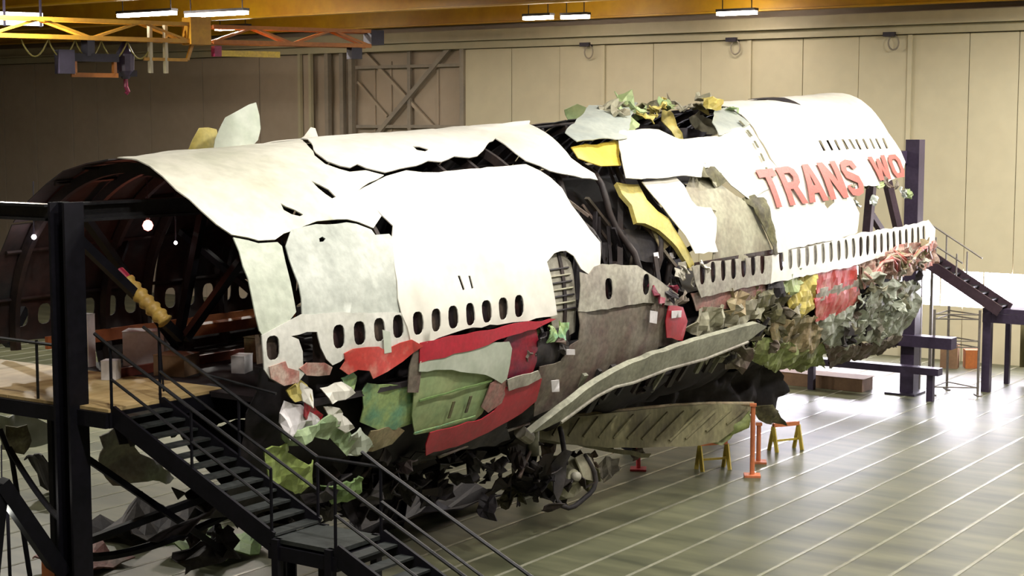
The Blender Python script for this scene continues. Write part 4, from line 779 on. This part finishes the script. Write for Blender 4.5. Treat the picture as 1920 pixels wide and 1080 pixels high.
# nose stand
NS = thing('nose_support_stand', 'dark steel stand behind the torn nose with a tall mast and two low beams', 'stand', W(31.5, 1.5, 0))
MB().box((31.5, -1.5, 4.1), (0.5, 0.45, 8.1)).build('mast', 'violet_steel', NS)
MB().bar(W(31.5, 1.2, 7.6), W(29.5, 1.2, 7.55), 0.3, 0.4).build('mast_arm', 'violet_steel', NS)
MB().bar(W(31.3, 0.4, 1.75), W(31.3, 3.0, 1.75), 0.5, 0.36).build('cross_beam', 'violet_steel', NS)
MB().bar(W(30.4, -1.6, 0.95), W(30.4, 2.9, 0.95), 0.4, 0.22).build('cross_beam', 'violet_steel', NS)
MB().bar(W(30.4, 2.6, 0.85), W(30.4, 2.6, 0.0), 0.2).build('foot', 'violet_steel', NS)
MB().bar(W(30.4, -1.4, 0.85), W(30.4, -1.4, 0.0), 0.2).build('foot', 'violet_steel', NS)
MB().bar(W(28.2, 1.4, 7.0), W(27.8, 1.4, 4.6), 0.24).build('brace', 'brown_stair', NS)
MB().bar(W(28.2, 1.4, 5.9), W(29.6, 1.5, 4.9), 0.18).build('brace', 'brown_stair', NS)
MB().bar(W(29.6, 1.3, 7.0), W(30.2, 1.6, 5.0), 0.22).build('brace', 'brown_stair', NS)
MB().bar(W(27.8, 1.2, 4.6), W(31.5, 1.4, 4.6), 0.2).build('cross_beam', 'brown_stair', NS)
MB().bar(W(26.0, 1.0, 5.0), W(28.5, 1.1, 5.05), 0.2, 0.3).build('tan_beam', 'tan', NS)
MB().bar(W(31.4, 1.4, 0.0), W(31.4, 1.4, 0.06), 1.0, 1.0).build('base_plate', 'violet_steel', NS)
# ================================================================== work platform and boarding stairs
PF = thing('work_platform', 'plywood work platform at the open end of the fuselage', 'platform', W(-0.1, -1.8, 0))
for i, (v0, v1) in enumerate(((-6.2, -3.8), (-3.78, -1.4), (-1.38, 1.0))):
    MB().box((-0.1, -(v0 + v1) / 2, 4.23), (2.5, v1 - v0, 0.05)).build('plywood_sheet', 'plywood', PF)
MB().box((-1.36, 2.6, 4.08), (0.1, 7.2, 0.24)).build('edge_beam', 'black_steel', PF)
MB().box((1.1, 2.6, 4.08), (0.1, 7.2, 0.24)).build('edge_beam', 'black_steel', PF)
MB().box((-0.1, -0.98, 4.08), (2.5, 0.1, 0.24)).build('edge_beam', 'black_steel', PF)
for v in (-6.0, -3.2): 
    for u in (-1.3, 1.0): MB().bar(W(u, v, 0), W(u, v, 4.0), 0.12).build('leg', 'black_steel', PF)
MB().tube([W(-1.3, -6.2, 5.2), W(-1.3, -0.25, 5.15)], 0.03, 6).build('guard_rail', 'rail_steel', PF)
for v in (-6.1, -3.4, -0.7): MB().tube([W(-1.3, v, 4.2), W(-1.3, v, 5.2)], 0.025, 6).build('rail_post', 'rail_steel', PF)
ST = thing('boarding_stairs', 'black steel staircase with pipe handrails in front of the open fuselage end', 'stairs', W(-0.8, 5, 0))
V0, V1, Z0, Z1 = 1.0, 4.3, 4.22, 2.72
UN, UF = -1.28, -0.28
def flight(va, vb, za, zb, n):
    for k in range(n):
        t = (k + 0.7) / n; v = va + (vb - va) * t; z = za + (zb - za) * t
        MB().box(((UN + UF) / 2, -v, z), (UF - UN - 0.06, 0.24, 0.035)).build('tread', 'tread_steel', ST)
    for u in (UN, UF):
        MB().bar(W(u, va, za - 0.05), W(u, vb, zb - 0.05), 0.05, 0.30).build('stringer', 'black_steel', ST)
        MB().tube([W(u, va - 0.35, za + 1.02 + 0.16), W(u, va, za + 1.0), W(u, vb, zb + 1.0)], 0.028, 6).build('handrail', 'rail_steel', ST)
        MB().tube([W(u, va, za + 0.5), W(u, vb, zb + 0.5)], 0.024, 6).build('mid_rail', 'rail_steel', ST)
        for t in (0.0, 0.52, 1.0):
            v = va + (vb - va) * t; z = za + (zb - za) * t
            MB().tube([W(u, v, z - 0.1), W(u, v, z + 1.0)], 0.026, 6).build('rail_post', 'black_steel', ST)
flight(V0, V1, Z0, Z1, 12)
MB().box(((UN + UF) / 2, -(V1 + 5.5) / 2, Z1 - 0.03), (UF - UN, 5.5 - V1, 0.06)).build('landing', 'tread_steel', ST)
MB().box(((UN + UF) / 2, -(V1 + 5.5) / 2, Z1 - 0.2), (UF - UN + 0.06, 5.5 - V1 + 0.1, 0.2)).build('landing_frame', 'black_steel', ST)
MB().tube([W(UF, V1, Z1 + 1.0), W(UF, 5.5, Z1 + 1.0)], 0.028, 6).build('handrail', 'rail_steel', ST)
for u in (UN, UF):
    for v in (V1 + 0.1, 5.4): MB().bar(W(u, v, 0), W(u, v, Z1), 0.12).build('leg', 'black_steel', ST)
flight(5.5, 11.4, Z1, 0.03, 20)
MB().tube([W(UF, 1.9, Z0 + 0.55), W(UF + 0.1, 3.4, Z0 + 0.35)], 0.022, 6).build('side_rail', 'rail_steel', ST)
# ================================================================== things in and around the cabin
def bulb_lamp(p, r, m, label, power, color):
    t = thing('work_lamp', label, 'lamp', p, 'work lamps inside the fuselage')
    P = Vector(p)
    mb = MB(); n = 10
    mb.tube([P + Vector((0, 0, -r)), P + Vector((0, 0, -r * .7)), P, P + Vector((0, 0, r * .7)), P + Vector((0, 0, r))], r, n, True, [r * .05, r * .7, r, r * .7, r * .2])
    mb.build('bulb', m, t, True)
    MB().tube([P + Vector((0, 0, r)), P + Vector((0, 0, r + 0.12))], r * 0.4, 8).build('socket', 'crane_black', t)
    MB().tube([P + Vector((0, 0, r + 0.1)), P + Vector((0.1, 0.1, r + 0.9))], 0.012, 5).build('cord', 'crane_black', t)
    ld = bpy.data.lights.new('glow', 'POINT'); ld.energy = power; ld.color = color; ld.shadow_soft_size = r
    lo = bpy.data.objects.new('glow', ld); lo.location = P + Vector((-0.25, -0.25, -0.05)); link(lo, t)
bulb_lamp((1.80, 1.45, 6.84), 0.10, 'lamp_red', 'bright red glowing work lamp under the fuselage roof', 10, (1.0, 0.25, 0.12))
bulb_lamp((0.05, 2.36, 6.70), 0.045, 'lamp_white', 'small white lamp, left one of two left of the black column', 2, (1, .8, .8))
bulb_lamp((0.2, 2.09, 6.49), 0.045, 'lamp_white', 'small white lamp, right one of two beside the black column', 2, (1, .8, .8))
bulb_lamp((2.96, 1.98, 6.44), 0.035, 'lamp_white', 'tiny white lamp on the right below the red glowing one', 1.5, (1, .8, .8))
bulb_lamp((-2.02, 0.75, 2.62), 0.07, 'lamp_white', 'white lamp glowing low at the left under the platform', 10, (1, 1, .9))
d = thing('ribbed_duct', 'yellow ribbed air duct with red end slanting inside the fuselage', 'duct', (0.25, -0.2, 4.26))
a, b = Vector((0.17, 0.21, 6.05)), Vector((0.31, -0.52, 5.42))
pts = []; rr = []
for k in range(25):
    pts.append(a.lerp(b, k / 24)); rr.append(0.12 + (0.02 if k % 4 < 2 else -0.012))
MB().tube(pts, 0.12, 12, True, rr).build('hose', 'duct', d, True)
MB().tube([a, a + (a - b).normalized() * 0.22], 0.11, 12).build('end_cap', 'duct_red', d)
MB().tube([b.lerp(a, .2), Vector((0.31, -0.45, 4.26))], 0.02, 6).build('prop', 'black_steel', d)
def carton(name, p, s, m, label, cat, rz=0.0):
    t = thing(name, label, cat, p)
    MB().box((p[0], p[1], p[2] + s[2] / 2), s, rz).build('body', m, t)
    MB().box((p[0], p[1], p[2] + s[2] + 0.006), (s[0] * 1.03, s[1] * 1.03, 0.012), rz).build('lid', m, t)
carton('white_crate', (2.3, 2.1, 4.25), (0.5, 0.75, 0.62), 'paper', 'large white crate standing on the cabin floor behind the stairs', 'crate', 0.6)
carton('white_box', (0.7, 1.25, 4.26), (0.26, 0.26, 0.32), 'paper', 'small white box on the plywood beside the black column', 'box', 0.5)
carton('brown_box', (1.75, 0.75, 4.25), (0.55, 0.6, 0.36), 'cardboard', 'brown carton on the cabin floor below the white crate', 'box', 0.3)
carton('pale_box', (1.5, 2.75, 4.25), (0.18, 0.18, 0.95), 'paper', 'narrow white box at the left side of the cabin', 'box', 0.1)
carton('tan_box', (4.1, 0.7, 4.25), (1.1, 0.4, 0.45), 'tan', 'tan box in the cabin right of the slanting duct', 'box', 0.1)
carton('folded_sheet', (2.6, 0.0, 4.25), (0.4, 0.25, 0.3), 'paper', 'folded white sheet near the right wall of the cabin', 'sheet', 0.4)
carton('white_bin', (3.4, -1.6, 4.25), (0.3, 0.4, 0.7), 'pale_mint', 'pale bin standing by the right wall of the cabin', 'bin', 0.2)
# wreckage lying on the floor under the near end
def floor_scrap(p, size, m, label, seed):
    random.seed(seed); mb = MB(); N = 6; sd = seed * 3.1
    for i in range(N + 1):
        for j in range(N + 1):
            x = (i / N - .5) * size[0]; y = (j / N - .5) * size[1]
            x *= 1 + 0.25 * noise.noise(Vector((j * .9, i * .7, sd))); y *= 1 + 0.25 * noise.noise(Vector((i * .8, j * .6, sd + 5)))
            z = size[2] * abs(noise.noise(Vector((x * 1.3, y * 1.3, sd)))) * 2.2 + 0.03
            mb.v.append((p[0] + x, p[1] + y, z))
    for i in range(N):
        for j in range(N):
            k = i * (N + 1) + j; mb.f.append((k, k + N + 1, k + N + 2, k + 1))
    o = mb.build('wreckage_piece', m); solid(o, 0.03); tag(o, label, 'wreckage', 'wreckage pieces on the floor')
floor_scrap((5.2, 5.3), (2.4, 2.0, 0.5), 'grime', 'dark crumpled wreckage on the floor right of the black column', 3)
floor_scrap((4.9, 2.9), (1.8, 1.6, 0.5), 'leaf', 'green crumpled wreckage on the floor behind the stairs', 5)
floor_scrap((6.2, 9.8), (0.8, 0.7, 0.7), 'structure_dark', 'black lump of wreckage on the floor at the far left', 8)
floor_scrap((2.6, 4.4), (1.5, 1.3, 0.35), 'dirty_red', 'reddish crumpled wreckage on the floor beneath the stairs', 11)
floor_scrap((8.2, 5.2), (2.6, 1.8, 0.5), 'dirty', 'long brown wreckage on the floor under the fuselage belly', 14)
floor_scrap((9.6, 1.6), (4.5, 1.6, 0.4), 'structure_dark', 'low black wreckage in the shade below the torn belly', 17)
# ================================================================== posts and trestles under the spar
def post(x, y, h, m, label):
    t = thing('marker_post', label, 'post', (x, y, 0), 'coloured props below the wing spar')
    MB().tube([(x, y, 0.04), (x, y, h)], 0.06, 8).build('pole', m, t)
    MB().box((x, y, 0.025), (0.4, 0.4, 0.05), 0.5).build('foot', m, t)
    MB().box((x, y, h), (0.16, 0.16, 0.06), 0.5).build('cap', m, t)
post(17.45, -2.78, 1.78, 'trestle_orange', 'tall orange prop below the tip of the wing spar')
post(16.5, -0.1, 0.85, 'trestle_red', 'short red prop at the left below the wing spar')
post(19.0, -2.2, 1.0, 'trestle_orange', 'thin orange prop behind the yellow trestle')
def trestle(p, q, h, label):
    t = thing('sawhorse', label, 'trestle', (p[0], p[1], 0))
    P, Q = Vector((*p, 0)), Vector((*q, 0)); d = (Q - P).normalized(); s = Vector((-d.y, d.x, 0)) * 0.18
    MB().bar(P + Vector((0, 0, h)), Q + Vector((0, 0, h)), 0.1, 0.1).build('beam', 'trestle_orange', t)
    for E in (P, Q):
        for sg in (-1, 1): MB().bar(E + s * sg, E + Vector((0, 0, h - 0.04)), 0.09, 0.06).build('leg', 'trestle_yellow', t)
    MB().bar(P + Vector((0, 0, h * .4)), Q + Vector((0, 0, h * .4)), 0.05, 0.05).build('stretcher', 'trestle_yellow', t)
trestle((17.3, -1.4), (17.9, -1.85), 0.68, 'yellow legged sawhorse with orange top under the wing spar')
trestle((20.5, -1.9), (21.2, -2.3), 0.7, 'sawhorse farther back behind the tall orange prop')
# ================================================================== far right: stairs, landing, scaffold, boxes
FS = thing('access_stairs', 'dark brown stairs with thin rails leading up to the torn nose', 'stairs', W(33, 3, 0))
for k in range(8):
    t = (k + .5) / 8; MB().box((33.0, -(1.5 + 2.5 * t), 4.25 - 1.5 * t), (1.0, 0.3, 0.05)).build('tread', 'rail_steel', FS)
for u in (32.5, 33.5):
    MB().bar(W(u, 1.4, 4.3), W(u, 4.05, 2.72), 0.07, 0.34).build('stringer', 'brown_stair', FS)
    MB().tube([W(u, 1.3, 5.38), W(u, 3.1, 4.3)] if u > 33 else [W(u, 1.5, 4.95), W(u, 2.8, 4.2)], 0.03, 6).build('handrail', 'scaffold_tube', FS)
    MB().tube([W(u, 1.9, 4.0), W(u, 1.9, 5.0)], 0.025, 6).build('rail_post', 'scaffold_tube', FS)
    MB().tube([W(u, 2.6, 3.5), W(u, 2.6, 4.5)], 0.025, 6).build('rail_post', 'scaffold_tube', FS)
    MB().bar(W(u, 1.45, 0.0), W(u, 1.45, 4.2), 0.09).build('leg', 'scaffold_tube', FS)
LP = thing('landing_stand', 'dark violet steel landing on posts at the foot of the far stairs', 'platform', W(34, 5.5, 0))
MB().box((34.2, -5.8, 2.66), (2.2, 5.0, 0.16)).build('deck', 'violet_steel', LP)
MB().box((33.15, -5.8, 2.42), (0.12, 5.0, 0.3)).build('edge_beam', 'violet_steel', LP)
for u, v in ((33.2, 3.45), (35.2, 3.5), (33.2, 8.0), (35.2, 8.0)): MB().bar(W(u, v, 0), W(u, v, 2.6), 0.26 if (u, v) == (33.2, 3.45) else 0.16).build('post', 'violet_steel', LP)
SC = thing('scaffold_frame', 'thin tube scaffold frame standing beside the nose stand', 'scaffold', W(32.3, 2.7, 0))
cs = [(31.63, 2.23), (32.91, 2.25), (32.25, 3.49)]
for u, v in cs:
    MB().tube([W(u, v, 0), W(u, v, 2.75)], 0.04, 6).build('upright', 'scaffold_tube', SC)
    MB().box((u, -v, 0.02), (0.5, 0.12, 0.04), 0.6).build('foot', 'scaffold_tube', SC)
for z in (0.25, 1.55, 1.75, 2.45, 2.6):
    for a_, b_ in ((0, 2), (1, 2), (0, 1)): MB().tube([W(*cs[a_], z), W(*cs[b_], z)], 0.022, 5).build('crossbar', 'scaffold_tube', SC)
carton('cardboard_box', (37.6, -0.7, 0), (0.5, 0.6, 0.85), 'cardboard', 'brown cardboard box on the floor behind the scaffold', 'box', 0.2)
carton('cardboard_box', (38.0, -1.35, 0), (0.5, 0.5, 0.65), 'orange_wood', 'orange brown box right of the cardboard one by the wall', 'box', 0.5)
carton('timber_stack', (31.2, 1.9, 0), (0.9, 4.2, 0.42), 'cardboard', 'low stack of brown timber on the floor under the nose', 'timber', 0.0)
dp = thing('hanging_drape', 'olive brown drape hanging under the landing at the right edge', 'drape', W(36.0, 4.6, 0))
mb = MB(); n = 30
for k in range(n + 1):
    y = -3.75 - 3.0 * k / n; x = 35.7 + 0.10 * math.sin(k * 1.15)
    mb.v += [(x, y, 2.5), (x + 0.05, y, 0.5)]
for k in range(n): mb.f.append((2 * k, 2 * k + 1, 2 * k + 3, 2 * k + 2))
solid(mb.build('cloth', 'drape', dp, True), 0.02)
MB().tube([W(35.7, 3.7, 2.52), W(35.7, 6.8, 2.52)], 0.03, 6).build('rod', 'scaffold_tube', dp)
# ================================================================== overhead crane
CR = thing('bridge_crane', 'yellow lattice bridge crane hanging below the roof at the left', 'crane', (20, 19, 11.3))
def lattice(p, q, h, w, m, n, name):
    p, q = Vector(p), Vector(q); d = (q - p).normalized(); s = Vector((-d.y, d.x, 0)) * w / 2
    for sg in (-1, 1):
        MB().bar(p + s * sg, q + s * sg, 0.12, 0.14).build('bottom_chord', m, CR)
        MB().bar(p + s * sg + Vector((0, 0, h)), q + s * sg + Vector((0, 0, h)), 0.12, 0.12).build('top_chord', m, CR)
        for k in range(n):
            a = p.lerp(q, k / n) + s * sg; b = p.lerp(q, (k + 1) / n) + s * sg
            if k % 2: a.z += h
            else: b.z += h
            MB().bar(a, b, 0.07).build('lattice_bar', m, CR)
    MB().bar(p, q, w, 0.04).build('web_plate', 'crane_orange', CR)
zc = 11.36
lattice((11.0, 22.9, zc), (20.1, 19.25, zc), 0.55, 0.5, 'crane_yellow', 6, 'near')
lattice((20.9, 18.95, zc), (26.0, 16.4, zc), 0.5, 0.5, 'crane_orange', 4, 'far')
MB().box((20.4, 19.1, 11.7), (0.7, 0.8, 0.9), -0.4).build('end_carriage', 'crane_yellow', CR)
MB().box((26.2, 16.3, 11.65), (0.5, 0.6, 0.5), -0.4).build('end_carriage', 'crane_black', CR)
MB().box((25.5, 16.6, 11.1), (0.4, 0.4, 0.4), -0.4).build('motor', 'crane_black', CR)
MB().box((20.9, 18.7, 11.05), (0.25, 0.3, 0.35), -0.4).build('motor', 'hook_red', CR)
MB().bar((21.2, 18.8, 11.0), (23.2, 18.0, 11.0), 0.1, 0.2).build('marker_plate', 'yellow_bright', CR)
MB().bar((18.7, 19.8, 10.75), (20.1, 19.25, 10.75), 0.1, 0.1).build('drop_frame', 'crane_yellow', CR)
for k in (0.15, 0.5): 
    p = Vector((18.7, 19.8, 0)).lerp(Vector((20.1, 19.25, 0)), k); MB().bar((p.x, p.y, 10.3), (p.x, p.y, 11.9), 0.12).build('drop_post', 'header_paint', CR)
MB().bar((20.1, 19.25, 10.75), (20.3, 19.2, 11.3), 0.1).build('drop_frame', 'crane_yellow', CR)
# festoon cable
for k in range(5):
    a = Vector((15.0, 21.28, 11.3)).lerp(Vector((19.0, 19.7, 11.3)), k / 5); b = Vector((15.0, 21.28, 11.3)).lerp(Vector((19.0, 19.7, 11.3)), (k + 1) / 5)
    c = (a + b) / 2 - Vector((0, 0, 1.1)); MB().tube(bez(a, c, b), 0.025, 5).build('festoon_cable', 'cable', CR, True)
HT = thing('hoist_trolley', 'black and orange hoist trolley hanging under the crane', 'hoist', (17, 20.5, 10.2))
MB().box((16.3, 20.8, 10.6), (0.5, 0.5, 0.75), -0.4).build('motor', 'crane_black', HT)
MB().bar((16.5, 20.75, 10.2), (17.9, 20.15, 10.2), 0.12, 0.14).build('frame', 'crane_orange', HT)
MB().bar((16.6, 20.7, 10.2), (16.6, 20.7, 10.75), 0.12).build('frame', 'crane_orange', HT)
MB().bar((17.8, 20.2, 10.2), (17.8, 20.2, 10.75), 0.12).build('frame', 'crane_orange', HT)
MB().bar((16.4, 20.75, 10.75), (17.9, 20.15, 10.75), 0.3, 0.25).build('drum', 'crane_black', HT)
MB().bar((17.0, 20.5, 10.8), (17.0, 20.5, 11.4), 0.3).build('hanger', 'crane_black', HT)
HK = thing('hook_block', 'dark crane hook block with red tip hanging beside the trolley', 'hook', (18.3, 20.2, 9.8))
MB().tube([(18.3, 20.23, 11.3), (18.3, 20.23, 10.9), (18.3, 20.23, 10.35), (18.3, 20.23, 10.1)], 0.2, 10, True, [0.1, 0.3, 0.28, 0.12]).build('block', 'violet_steel', HK)
MB().box((18.3, 20.23, 10.28), (0.7, 0.3, 0.2), -0.6).build('sheave', 'crane_black', HK)
MB().tube([(18.3, 20.23, 10.15), (18.3, 20.23, 9.85), (18.36, 20.2, 9.7), (18.3, 20.25, 9.62)], 0.07, 8).build('hook', 'hook_red', HK)
